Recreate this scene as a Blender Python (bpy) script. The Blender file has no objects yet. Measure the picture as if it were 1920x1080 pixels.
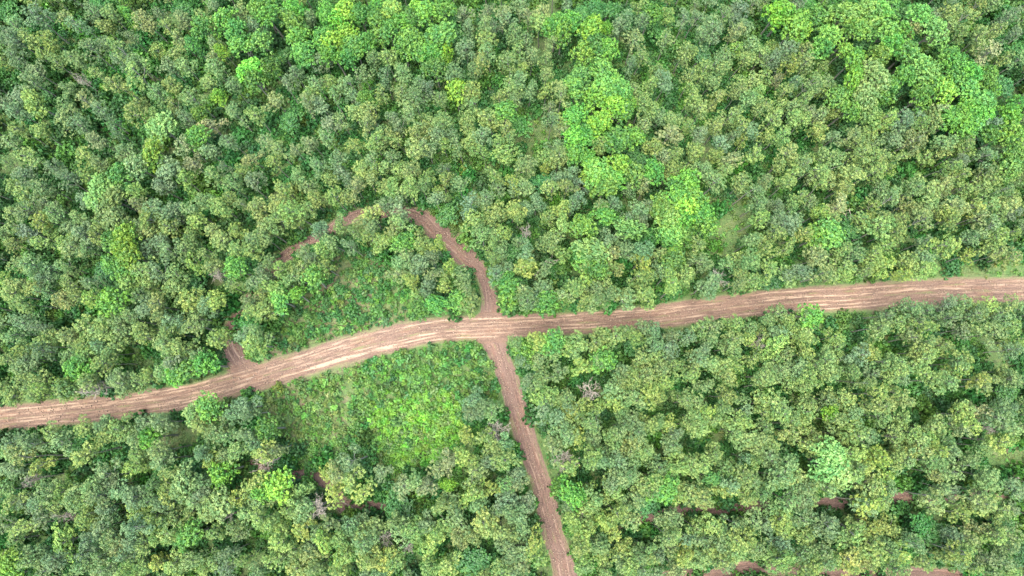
import bpy, bmesh, math, random
import numpy as np

# ------------------------------------------------------------------ camera, world, sun, exposure
S = bpy.context.scene
COL = S.collection
CAM_H = 120.0                    # drone height above the ground, metres
F_PX = 1290.0                    # focal length in photo pixels (1920 wide)
TILT = math.atan(200.0 / F_PX)   # the point straight below the drone lies below the picture's middle
cam_d = bpy.data.cameras.new('camera')
cam_d.sensor_width = 36.0
cam_d.lens = 36.0 * F_PX / 1920.0
cam_d.clip_start = 0.5
cam_d.clip_end = 6000.0
cam = bpy.data.objects.new('camera', cam_d)
cam.location = (0, 0, CAM_H)
cam.rotation_euler = (TILT, 0, 0)
COL.objects.link(cam)
S.camera = cam

SUN_EL, SUN_AZ = math.radians(77), math.radians(215)   # azimuth clockwise from +Y (picture up)
W = bpy.data.worlds.new('World')
S.world = W
W.use_nodes = True
wn = W.node_tree.nodes
wl = W.node_tree.links
wn.clear()
sky = wn.new('ShaderNodeTexSky')
sky.sky_type = 'NISHITA'
sky.sun_disc = False
sky.sun_elevation = SUN_EL
sky.sun_rotation = SUN_AZ
sky.air_density = 1.2
sky.dust_density = 4.0
sky.ozone_density = 1.0
bg = wn.new('ShaderNodeBackground')
bg.inputs['Strength'].default_value = 0.125
wo = wn.new('ShaderNodeOutputWorld')
wl.new(sky.outputs[0], bg.inputs[0])
wl.new(bg.outputs[0], wo.inputs[0])

sun_d = bpy.data.lights.new('sun', 'SUN')
sun_d.energy = 1.5
sun_d.angle = math.radians(42)
sun_d.color = (1.0, 0.97, 0.91)
sun = bpy.data.objects.new('sun', sun_d)
sun.rotation_euler = (math.pi / 2 - SUN_EL, 0, math.pi - SUN_AZ)
COL.objects.link(sun)

S.view_settings.view_transform = 'Standard'
S.view_settings.look = 'None'
S.view_settings.gamma = 1.0
S.view_settings.use_curve_mapping = False
S.view_settings.exposure = 2.64
S.render.engine = 'CYCLES'
S.cycles.max_bounces = 6
S.cycles.diffuse_bounces = 3
S.cycles.glossy_bounces = 1
S.cycles.transmission_bounces = 3
S.cycles.use_denoising = True
S.cycles.denoiser = 'OPENIMAGEDENOISE'
S.cycles.denoising_input_passes = 'RGB_ALBEDO_NORMAL'
S.cycles.sample_clamp_indirect = 6.0

# ------------------------------------------------------------------ what was read off the photograph
# crown tops read off the photograph, tile by tile (tile pixel = photo pixel * 3 inside a 640 x 360 tile)
TILES = {
(0, 0): """170 70 g2;330 70 y2;110 170 y;260 190 y2;60 300 g;420 90 g;560 130 y;460 240 g;640 250 y2;270 330 y;400 300 m;700 170 g;800 90 o2;900 130 y;980 190 o;1100 260 y2;1180 310 o;750 310 g;120 410 m2;420 420 d0;530 380 y;620 430 y;740 400 y2;930 350 m;1030 360 m;950 450 y;1060 520 m2;1150 460 y;1200 370 m;1300 470 g;160 560 p;50 600 g;430 550 o2;520 620 g2;330 640 o;80 720 y;200 730 y;400 700 g;520 760 t;720 620 y;850 620 m;950 580 y;1020 640 g;880 700 p2;1110 630 b0;1210 550 l0;1090 740 b;1180 700 t;1300 620 m;1280 770 g;1010 790 t;840 850 l;760 920 p;650 740 g;680 830 m;300 840 m;120 860 y2;430 870 y;250 930 g;520 930 m;80 960 g;480 990 y;200 1030 m;330 1010 g;560 1050 p2;650 970 b;920 940 g2;1070 910 t;1150 830 g;1030 1010 y;880 1040 g;1180 970 m;1250 880 g;1270 1030 m;1400 870 o;1350 950 y;1400 1030 g;1480 780 g;1430 640 y;1540 540 o2;1600 610 y;1600 480 g;1650 400 g;1760 420 m;1850 430 y;1730 500 y;1800 570 g;1870 540 m;1690 560 m;1840 660 g;1900 640 o;1830 740 o;1740 770 g;1640 680 u;1660 830 t0;1560 840 m;1530 910 Y;1550 1020 y;1650 950 m;1750 870 g;1880 880 g;1820 1000 y;1720 1030 m;700 50 b0;860 30 g;600 60 m;1030 60 u;1120 120 b;1250 80 b;1180 170 m;1330 40 o;1420 130 g;1500 70 b;1300 150 b;1240 260 l0;1350 240 b;1450 200 b;1530 240 b;1620 120 b;1680 190 b;1750 80 g;1830 60 b;1890 100 l;1800 200 b;1870 200 l;1700 280 b;1600 320 u;1510 340 b;1390 380 l;1430 440 b;1800 300 g;1650 30 b;1450 20 b;1880 290 b;40 60 u;30 180 g;560 20 u""",
(1, 0): """20 40 l;20 190 l;90 60 b;180 100 b;60 240 b;140 220 b;200 170 b;280 40 l;330 100 b;400 80 b;410 20 l0;480 40 b;540 170 b2;560 30 b;590 20 l0;620 110 u;400 190 b;260 150 b;340 240 b;420 260 b2;500 290 b;590 270 l0;560 340 l0;520 370 b;640 210 u;700 40 g;700 130 g;640 300 u;30 300 b;60 350 g;150 290 m;250 300 y2;320 340 y;120 400 m;60 440 g;230 420 g;350 380 m2;430 440 g;220 500 y;330 490 y;400 530 g;20 520 g;150 530 b0;500 460 g;570 530 m;640 490 l;640 390 g2;740 380 m;700 250 g;770 300 y;790 90 m;820 180 y2;850 120 g;900 40 o;970 170 m;960 70 g;830 270 g;840 340 m;790 410 g;750 490 y2;760 560 m;950 310 y2;1000 250 y;1010 370 Y0;940 400 m;1050 40 o;1130 50 o;1120 110 y;1050 190 m;1070 280 o;1180 220 m;1150 300 y;1220 270 g;1260 330 g;1160 390 y;1240 170 b;1290 120 b;1210 110 b;1340 90 u;1400 140 l;1490 160 l0;1430 50 u;1520 240 b;1440 230 b2;1370 290 l;1500 60 u;1470 380 b2;1350 400 b;1400 470 u;1500 460 P2;1570 490 P;1330 470 b;1440 540 b;1540 570 l;1500 625 d2;1470 690 l;1580 620 b;1350 590 u;1380 690 u;1330 630 b;920 470 y2;1010 450 m;1060 480 m;880 510 y;1000 560 m;1040 600 m2;920 620 b;1010 690 u;1150 500 y;1240 520 y2;1170 590 m;1180 660 g;1250 660 y;1230 720 o;1560 130 g;1590 80 g2;1650 200 o;1700 100 g;1750 50 b;1690 30 y;1780 180 u;1860 60 y;1850 190 o;1900 270 y;1690 300 y;1620 330 g;1800 370 y;1730 440 y;1670 490 m;1700 560 y2;1800 500 y;1840 430 g;1760 610 o;1720 680 o;1800 640 g;1640 560 b0;1880 640 y;1850 740 o2;1900 830 o;1840 840 t0;1780 800 y;1700 860 b;1640 880 u;1640 760 b;1560 770 b2;1470 790 y;1380 760 b;1310 770 b;1410 880 b;1350 850 b;1570 900 l;1450 960 P2;1540 990 b;1380 990 l0;1300 950 g;1330 1030 g;1650 970 b;1700 920 u;1770 970 b;1720 1040 o;1620 1050 g;1850 950 y;1890 1030 b;1490 1050 b;60 620 y;150 600 y2;30 700 y;120 690 o;210 690 m;280 650 g;380 620 m2;330 700 g;250 750 y;170 770 y;60 790 y;500 640 y;560 650 m;470 700 y;540 720 g;420 740 y;330 780 y;390 820 y2;480 810 m;570 790 y;300 850 m;200 830 m;620 740 g;700 650 y;720 700 y;780 750 m;840 650 y2;900 690 y;940 760 m;880 790 y;800 830 y;930 830 y2;660 820 m;720 780 y;620 860 m;150 880 m;90 930 y2;30 960 g;200 950 y;260 910 y;330 960 y;400 900 y2;480 960 y;440 1030 m;350 1030 y;250 1030 y;150 1010 m;60 1030 o;560 1000 y;600 930 g;650 1000 m;560 1060 y;900 960 y;980 920 y2;1040 890 m;960 1010 Y;1050 1000 m2;1110 960 y;880 1040 g;1010 1070 g;1150 870 y2;1230 850 y2;1160 930 Y0;1220 960 g;1130 1030 u;1200 1040 y;1270 1050 y;1240 790 g""",
(2, 0): """80 80 g;150 120 m2;210 170 g;120 200 y;70 240 y;20 100 g;100 310 u;20 260 y;250 60 g;330 40 g;380 110 g;320 130 o;320 190 Y0;430 170 g2;400 220 o;480 60 b;540 40 l;600 30 l;640 120 l2;690 170 l;580 170 b;510 150 u;810 40 l;780 90 b;700 30 u;850 180 P;780 240 b;910 260 l0;960 60 P2;1060 60 P2;1130 40 P;1010 130 P;940 130 b;1160 150 P;1190 220 b;1080 220 u;1020 250 u;990 310 b;1120 300 b;1260 80 u;1320 140 o;1250 160 b;1380 60 P;1440 150 P2;1540 60 y2;1610 60 y2;1530 150 y2;1620 150 y;1740 170 y2;1800 140 y;1700 250 y;1770 270 t2;1820 310 y;1720 330 t;1830 80 u;1880 60 g;1900 160 g;1880 290 u;1870 430 g;1810 480 u;1740 420 b;1650 380 b;1580 340 b;1500 300 b;1350 330 P;1390 390 P2;1270 340 u;1210 340 u;1290 410 b;1290 270 b;1480 480 l;1420 460 b;1560 430 b;1120 440 p2;1050 490 p2;1000 430 l;940 490 P;900 540 P;960 580 b;1060 390 p;1180 490 b;1250 480 u;1380 520 b;1640 480 b;1700 550 P2;1640 580 b;1770 620 l;1700 620 b;1600 640 b;1680 680 b;1890 620 b;1800 690 g;1880 720 l;1730 730 b;1620 720 b;1540 640 b;1890 860 b;1860 930 P;1740 830 g2;1830 830 m;300 260 y;350 310 y;240 290 m;190 320 m;460 300 m;540 290 g;620 240 g2;700 260 y;600 330 m;660 340 Y;740 330 o;800 350 y;760 410 m2;690 400 y;820 450 m;780 500 y;560 430 t0;650 440 g;480 400 y;420 420 y2;340 440 y;320 500 m;440 490 y;390 540 m;220 380 y;130 380 y2;60 420 y;80 490 y;170 440 m;200 530 o;130 590 o;60 580 m;30 680 y;580 500 y;560 570 y2;640 590 m;710 540 y2;650 640 y;740 590 m;820 600 o;860 630 y;700 670 y;780 700 Y;580 720 y;530 650 y2;480 590 y;470 730 y;400 720 g;360 660 y;270 650 y2;220 690 y;310 740 m;360 780 Y0;410 820 y;490 760 y;230 800 g;200 870 y;300 890 o;250 940 y;160 930 m;200 1010 m2;20 920 y;30 1020 b2;350 1010 y;420 970 y;400 1050 g;480 1010 m;560 910 y;620 850 y;690 880 y2;640 960 y;600 1020 y;720 930 m;800 850 y;770 910 y;870 860 y2;840 930 m;920 900 y;760 990 o;830 990 o;900 960 y;970 980 o2;940 1030 y;790 1050 y;1040 830 y2;1000 790 o;1080 860 y;1120 800 m;1150 870 y;1060 920 m;1110 940 y;1190 940 Y0;1250 860 y;1230 780 g;1320 770 o;1380 790 o;1300 830 m;1400 860 y;1340 930 g;1500 840 o;1480 780 m;1590 840 y2;1620 790 m;1530 900 y;1560 730 y;1640 880 g;1280 930 m;1030 690 y2;1060 740 y;1100 620 y2;1020 640 y;1180 600 y2;1160 690 Y;1260 640 g;1320 600 g2;1300 690 m;1360 660 y;1440 630 y;1490 610 o;1200 740 g;950 740 u;880 750 g;1560 980 y;1640 970 m;1720 980 m2;1790 1000 y;1700 1040 o;1600 1040 y;1490 1020 y;1410 1030 y2;1340 1040 m;1270 1040 y;1200 1060 y;1120 1060 m;1050 1060 y;1850 1030 m;1890 980 y""",
(0, 1): """40 90 y;110 80 m2;200 130 Y;240 60 g;400 140 y2;300 110 m;580 80 p2;600 20 p;540 50 p;620 140 p;550 160 y;520 210 y;760 60 o;860 80 g2;940 90 m;820 130 y;900 170 y2;960 210 y;820 220 o;740 230 y;690 220 l;760 160 m;1060 90 m;1100 150 y;1200 60 y2;1280 20 y;1350 60 y;1420 60 y2;1500 120 y;1440 180 o;1560 60 o;1640 90 y2;1700 50 y;1620 150 y;1740 30 y;1860 40 y2;1520 220 y2;1460 250 m;1580 250 m;1690 200 y;1780 180 g;1870 270 m;60 190 m;130 220 g;60 290 y;200 270 y2;280 200 y;320 250 y;380 290 y2;430 220 g2;470 280 m;360 190 m;660 290 l;700 350 l;610 250 b;690 400 b;800 320 g2;900 330 g2;860 270 g;1000 330 m;1060 280 m;1120 350 y;1080 400 Y;1150 420 y;1040 420 m;1180 220 y;1240 270 y2;1300 210 y;1330 300 y;1400 310 y;1280 340 y;1380 250 m;130 400 m2;70 410 y;250 400 m2;330 420 m;210 460 g;160 530 y;60 500 y;30 570 y;100 610 y;220 560 m;340 510 y2;420 480 g2;500 470 g;490 540 y;320 590 o;400 610 y;490 600 Y2;540 580 y;590 440 u;620 390 b;580 360 b;640 540 u;600 620 b2;680 640 u;700 580 u;720 510 y;770 450 y2;860 470 g2;800 530 y;740 570 m;900 520 y;960 450 m;960 510 m;1200 450 d0;1090 530 u;1250 520 m;1320 370 u;1390 400 u;1330 430 b;1500 380 m;1480 440 g;1560 410 y;1640 400 y;1700 410 y2;1760 370 g;1630 460 m;1420 490 g2;1370 550 m;1520 540 y2;1590 510 m;1450 570 y;1340 610 m;1420 620 m;1490 660 y2;1390 680 y;1560 610 b;1660 580 l0;1740 480 b;1690 340 m;1800 330 y;1820 410 y;30 720 y;100 720 g2;180 750 g;60 790 m;150 820 g;240 790 y;300 750 y;350 800 y;250 860 y;420 770 y2;450 850 y;380 870 y;500 780 y;560 720 y2;640 730 m;680 790 m;560 790 y;620 830 y;590 890 m;520 870 g;300 930 y;430 930 y2;540 950 y;360 920 m;70 870 y;30 940 m;120 930 g2;80 1000 m;200 910 g;700 710 m;780 650 g2;850 630 y;830 700 y;770 750 y;880 740 y;940 790 y;800 820 y2;870 850 y;740 820 m;930 850 m;1000 610 y;1060 600 Y2;1120 650 g;1190 610 Y;980 690 g2;1060 680 m;1000 750 y;1080 750 y2;1140 780 y;1120 710 m;900 910 m;960 890 y;1040 890 y2;1000 940 m;1090 940 m;1180 870 y2;1240 800 y;1140 850 y;1190 940 y;1270 960 b;1330 820 g2;1390 840 y2;1410 780 m;1350 880 y;1420 740 u;400 1000 b;500 1040 y;600 1050 g2;690 1040 m;440 1060 y;340 1060 y;100 1060 y;180 1060 y;820 1030 Y0;760 1040 y;880 1000 m;950 970 g2;960 1040 b;1030 1040 b;1160 1010 b;1240 1010 b;1100 1020 b""",
(1, 1): """30 40 y;150 110 Y2;90 160 o;50 200 m;130 180 m;220 60 g;350 100 g2;330 160 m;280 190 y;210 240 y2;150 250 y;300 250 y;340 280 b;420 230 y;480 260 y;530 280 Y;560 70 g;520 30 g;600 120 u;480 20 g;330 20 m;260 20 m;40 280 g;300 380 g;370 360 m2;440 400 g2;340 430 m;490 360 g;500 440 m;450 500 g;560 390 y;600 430 Y;580 500 Y;660 460 m;700 410 y;380 500 Y;420 550 y;480 590 g2;440 630 y;510 650 l;530 690 b;450 690 b;640 590 m;700 560 m;690 630 y;740 640 y2;760 560 g2;640 650 b;690 690 y;620 700 m;720 90 g;760 140 y2;740 200 m;800 30 g;850 100 y2;830 170 y;790 240 m;920 200 y;880 260 m;900 320 m;850 310 y;830 370 y;890 390 m;930 420 g;880 450 g2;860 510 m;900 550 m;960 80 Y;990 130 y;1040 70 m;1050 200 d0;1100 50 g;1080 130 y;1130 190 g2;1180 130 y;1230 60 y;1110 250 y;1170 240 m;1230 200 y2;1290 240 y;1200 300 y2;1250 330 y;1220 370 y;1000 290 m;1050 300 g;1040 370 Y2;1010 420 Y;960 360 u;1000 520 u;940 520 b;1060 560 m2;1010 600 m2;1100 590 g2;1060 650 m;1150 540 g;1140 640 y;1180 670 b;900 620 b;960 650 b;1230 590 y;1270 560 m2;1310 520 y;1380 480 Y2;1350 560 y;1370 620 y;1430 590 m;1450 540 m;1490 530 y;1500 600 m;1540 650 m;1580 570 m2;1620 620 y;1700 560 y2;1740 620 y;1680 630 y;1870 540 y2;1890 580 y;1310 60 g;1340 20 g;1380 190 b;1440 210 u;1410 310 P2;1370 370 b;1450 430 b;1400 420 y;1480 120 b;1430 60 m;1530 50 g;1530 110 g2;1560 210 g;1510 260 g2;1650 210 P2;1600 300 g2;1540 330 o;1600 360 y;1520 390 y;1560 410 o;1690 380 Y;1680 440 y;1740 450 y2;1800 420 m;1840 470 m;1800 350 y;1870 130 P2;1830 90 P;1890 200 P;1850 260 b;1890 330 l0;1880 400 b;1700 130 g;1660 80 g2;1720 40 g;1620 140 g;1800 40 b;1900 40 b;1740 250 u;1780 160 u;1700 290 g;950 860 m;1010 880 m;1100 850 Y2;1050 910 g;1170 840 b;1230 830 m;1200 890 m2;1280 850 y;1350 840 y2;1420 850 y;1310 900 m;1130 930 m;1080 960 y;990 960 g;960 910 b;1060 1050 g;1120 1040 m;1360 990 Y;1420 960 m;1500 960 b;1460 790 y;1530 800 y2;1600 790 y;1660 800 y;1720 770 m2;1780 780 g;1490 870 y;1660 870 u;1720 880 m;1800 860 g;1860 790 m;1870 850 g2;1700 940 y;1780 940 y;1850 920 m;1650 980 y;1590 1000 m;1560 1060 y;1660 1050 y;1740 1010 y2;1830 1000 y;1890 990 y;1800 1060 y""",
(2, 1): """40 70 l;20 140 b;60 20 b;110 120 b;20 220 b;90 240 y;180 250 m2;150 180 b;90 320 g;110 360 m2;40 390 y;60 450 y;120 430 m;340 50 y2;290 100 y;390 90 y2;440 50 m;430 140 y;350 170 m;480 20 g;560 50 g;620 100 m;600 170 g2;540 110 g;540 220 y;650 160 g;700 210 Y;640 250 m;710 160 m;490 290 y;410 260 m;580 330 y;510 380 y2;450 340 m;340 370 y2;280 400 m;230 480 d;330 440 y;400 480 y2;430 530 y;350 530 m;270 520 y;220 580 y;150 560 m2;300 560 y;680 30 y;770 40 m;830 20 y;770 110 y;890 90 t2;850 140 y;830 220 b2;770 250 b;940 210 u;1010 110 y;1050 140 Y;1030 210 y2;1090 60 y;1130 130 y;1150 190 y2;1220 130 y;1240 190 y;1200 60 m2;1280 60 y;1340 110 y2;1400 150 y2;1390 60 y;1450 80 y;1540 130 y2;1500 90 Y;1590 80 o2;1650 50 Y2;1550 40 g;1740 60 m2;1790 100 y;1850 60 y2;1880 110 g;1700 120 m;1780 220 m2;1720 240 g;1840 210 y2;1900 200 y;1870 280 y;1760 300 y;1680 340 m2;1740 370 y;1620 350 Y;1570 390 y;1820 340 o;1890 340 o;1640 240 g;1510 260 Y2;1470 230 m;1480 310 y;1400 270 g;1370 330 g;1420 370 m;1500 350 g;1330 360 m;1290 380 y2;1240 310 y;1190 290 y;1150 320 m;1110 330 y2;1130 370 y;1000 310 m2;960 350 y;900 320 y;1020 370 y;900 410 y2;1100 400 Y;1180 390 Y;1230 400 y;1080 470 y;1010 440 m;780 350 o2;740 330 y;620 460 m2;700 440 g2;690 490 y;760 490 m;830 490 y2;800 430 y;640 530 m2;720 540 y;560 490 b;500 490 u;950 500 y;1180 480 Y2;1250 460 Y;1360 440 y2;1310 430 y;1420 440 y;1490 430 y;1340 490 y;900 540 y;560 690 m2;670 700 m;740 680 b;1000 700 y2;940 710 m;130 760 y;200 740 m;300 740 y;400 740 m;440 790 y;240 790 y;180 810 m;320 820 y;270 870 m2;390 830 Y;430 850 d0;150 880 g;40 810 g;100 930 g;60 970 y;30 1020 y;250 970 y2;190 950 m;320 960 y;330 1040 y;280 1030 y;500 740 m;540 800 g2;620 750 y;700 800 y2;650 800 y;720 850 y;730 750 g;560 860 Y2;510 870 y;450 920 y2;520 940 y;590 930 y;690 920 Y;660 990 m2;640 890 m;740 900 y;780 950 y;840 930 m;860 820 y2;930 790 y2;890 860 y;860 980 y;800 1000 m;740 1040 y2;560 1000 y;510 1030 y2;620 1050 y;680 1060 y;450 1000 g;860 1050 m;1060 790 y2;1040 930 g2;970 940 m;1000 1000 m;1110 870 y2;1160 830 y;1090 900 Y;1200 890 y;1150 940 m;1230 950 m;1220 1010 y2;1100 1010 g;1170 1020 m;1050 1050 m;1250 1050 g;1130 750 y2;1200 670 m;1250 700 y2;1310 650 m2;1340 710 m;1300 750 y;1190 770 y;1390 660 g;1420 700 m;1450 770 y2;1380 770 g;1330 820 o2;1280 840 y;1420 850 m;1480 860 y;1370 890 y;1380 950 y2;1450 930 y;1400 1010 y;1320 980 y;1340 1050 g;1420 1060 y;1530 650 g;1600 640 m2;1560 700 g;1680 650 y2;1740 630 y;1800 610 y;1870 640 y2;1640 710 g;1820 690 g;1720 700 m;1760 750 y;1700 770 y2;1640 790 y;1820 790 m2;1880 750 y;1880 830 y;1600 770 g;1760 820 y;1610 920 y2;1580 960 m;1790 960 y;1850 950 y2;1890 890 g;1820 1010 y;1760 1050 y;1700 1050 Y;1620 1010 Y;1560 1050 y;1860 1050 o;1500 1060 m""",
(0, 2): """30 60 g;100 40 m;250 50 y2;330 60 y;210 10 y;160 90 y;60 100 y;420 30 b;500 40 d2;370 60 b;640 40 m2;710 30 y;590 30 m;60 320 g2;130 340 g2;40 390 m;110 430 y2;250 290 y2;320 260 m;310 360 m2;240 430 Y;420 300 u;440 390 Y2;500 370 y;450 260 y;540 240 m;580 280 y;570 340 y2;650 340 y;660 240 y2;720 300 m;760 230 m2;680 370 m;800 190 g2;860 220 g2;930 200 g;850 280 g;820 310 b;1050 170 y2;1120 190 y;1130 130 m;1200 130 m2;1270 150 g;1330 130 g2;1370 170 g;1230 190 m;1140 250 y;1200 280 m2;1280 280 m;1350 280 g2;1420 240 g;1400 320 g;1480 260 b;1280 390 y2;1350 370 m;1440 380 Y2;1530 370 m;1580 410 m;1620 430 m2;1680 470 m2;1740 500 y;1490 440 d2;860 380 y2;780 420 y;740 400 m;830 450 y;900 440 m2;960 420 y;920 490 y;980 470 m;990 370 g;1080 400 g;1160 420 Y;1190 450 y;1240 390 m;1080 480 u;1240 500 b;60 500 g;140 540 d0;200 570 m;190 620 m2;340 520 g2;270 590 y;60 640 y2;110 680 g;330 610 y;300 690 y;400 600 o;480 590 m;440 660 y;380 690 m2;500 650 m;560 540 m2;640 530 m;720 510 y2;600 590 g;670 600 m2;740 620 g;660 720 y2;720 680 Y;790 660 g;540 710 g;480 720 y;560 760 g;430 780 y;350 750 d0;280 740 g;240 800 m2;180 710 g;170 790 g;90 830 y2;850 560 g0;910 610 Y2;1020 570 p2;990 610 p;1060 530 b;1140 560 g2;1110 620 g;1210 680 p2;1170 710 p;1080 680 m;1030 710 y;980 760 y;870 720 y;830 750 y2;900 690 g;1120 760 m;1180 780 g;1250 750 d0;1310 650 Y;1380 580 Y2;1340 610 y;1460 600 b;1540 580 l2;1500 640 y2;1440 670 m;1560 690 y;1370 730 m2;1310 730 y;1650 680 y2;1640 740 m2;1720 620 g;1690 590 m;1770 700 d2;1860 620 Y2;1840 530 Y;1900 560 o;1420 790 y2;1480 800 y;1320 810 y;1340 850 m;1040 870 P2;990 880 P;1060 830 m;1140 850 m;960 830 y2;900 830 m;840 880 y;780 890 y2;920 890 y;750 830 g2;690 860 g;600 880 m2;560 920 y;500 830 g2;540 970 m;640 940 y;700 920 g;420 900 g;340 900 Y2;280 880 y;220 900 m;270 950 y;160 950 m2;100 960 g;60 900 y;190 1010 g;30 1000 l;40 1060 l;120 1030 m2;220 1050 g;300 1010 g;430 970 g;390 1030 m2;480 1030 m;560 1030 m2;640 1010 g;700 1000 g;680 1060 y;760 970 g;780 1040 y;870 1030 Y;930 1010 y2;990 1000 y;1050 1010 m2;1130 990 y;1190 1010 m;1260 980 g;1120 1060 y;1270 1050 g;1380 960 m2;1350 1000 y;1430 930 y;1530 880 y2;1580 920 m;1560 850 g;1680 880 Y2;1660 940 y;1730 920 g;1800 920 Y2;1760 850 g;1830 830 m;1870 880 y;1520 1000 y2;1440 1050 m;1600 980 m;1680 1030 y2;1740 990 y;1780 1040 m;1870 980 Y;1890 1050 y;1620 1050 g""",
(1, 2): """700 300 Y2;780 280 y2;740 80 g2;790 110 g;720 150 g;770 160 g2;880 120 m2;860 170 y;870 260 d2;980 340 m2;960 380 y;850 370 y;920 450 y2;670 390 Y;620 460 t2;540 490 m2;680 440 y;740 470 y2;760 520 m;840 450 g;60 440 g2;110 420 g;50 520 y2;40 590 y2;110 610 Y2;190 530 g;330 580 t;400 560 m2;500 560 t2;600 560 l0;570 680 o;640 650 m;620 710 m;720 650 Y2;770 620 y;830 610 Y;940 640 g2;900 690 g;980 590 y;1020 560 m2;960 550 y;1000 520 g;340 680 u2;290 700 u;920 590 m;100 760 m2;170 740 g;60 720 g;30 790 g;220 760 g;380 770 y;270 800 o;330 840 m2;190 840 o;130 830 y;60 850 m2;240 880 d;400 850 y2;470 800 m;440 890 y;480 920 Y2;540 870 y;590 790 y2;640 740 m2;690 740 g;760 710 g;800 790 Y2;840 820 y;890 830 o;930 800 m2;960 850 y;990 770 g2;1030 810 m;950 720 m;860 720 m;720 880 y2;640 880 o;610 910 y;130 910 m2;110 960 y;100 1020 Y2;160 1000 y;220 970 Y2;320 940 y2;280 980 y;370 950 d0;20 970 y;240 1050 g;480 1040 m;590 1040 Y2;560 1000 m;740 1000 u2;700 1040 g;820 990 y2;930 940 m2;1010 930 m2;1130 900 Y2;1150 940 y;1090 890 y;1030 990 g;1060 1020 y;950 1000 m;900 1050 m;1000 1050 g;1030 40 m2;1080 30 y;1120 80 y2;1100 140 m2;1160 130 y;1160 200 m;1210 180 g;1200 40 y;1190 100 y;1270 60 y;1230 110 y;1300 110 g;1400 50 d2;1270 150 Y;1370 130 Y2;1470 80 y2;1510 110 Y;1530 40 m2;1450 130 y;1600 50 m2;1590 100 m;1640 30 y;1760 50 Y2;1720 40 y;1780 90 y;1400 220 m2;1310 260 y2;1240 290 m2;1230 340 y;1150 370 m2;1100 390 y;1200 370 y;1330 320 y;1430 290 m;1460 240 g;1260 440 d2;1330 470 y2;1400 480 m;1460 440 g2;1420 390 y;1500 380 m;1560 310 m2;1590 250 m2;1640 200 g2;1600 160 m;1680 270 m;1730 240 y;1810 240 m;1850 220 Y;1640 320 y2;1680 380 y2;1600 400 m;1740 370 m;1870 350 m2;1880 410 y;1860 290 g;1890 230 g;1560 440 g;1220 500 b0;1210 560 b0;1240 640 b0;1200 640 b;1260 580 b;1250 700 m;1340 600 m2;1400 570 y;1500 590 y2;1530 550 m;1440 640 m2;1490 660 y;1400 680 y;1590 530 m2;1650 530 m2;1720 570 y2;1780 540 y;1690 610 y;1750 640 m;1650 620 m;1580 620 y;1830 590 b2;1870 660 Y2;1840 500 m;1890 560 y;1800 480 m;1340 650 d0;1340 740 d0;1420 740 y2;1390 800 y;1550 740 y2;1600 710 m;1510 800 Y2;1540 840 Y;1280 790 y2;1350 830 y;1400 860 Y2;1250 760 y;1620 760 o;1740 690 u2;1880 750 m2;1850 720 g;1610 930 Y;1340 960 y2;1310 1000 y;1440 950 m2;1460 990 y;1400 1040 m;1340 1050 y;1500 1050 y;1560 1000 g;1620 1010 y2;1680 970 m;1640 1060 y;1720 950 m;1760 1010 y;1860 880 o2;1850 930 y;1880 830 y;1900 960 y;1800 970 g;1690 1050 g;1890 1040 o""",
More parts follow.
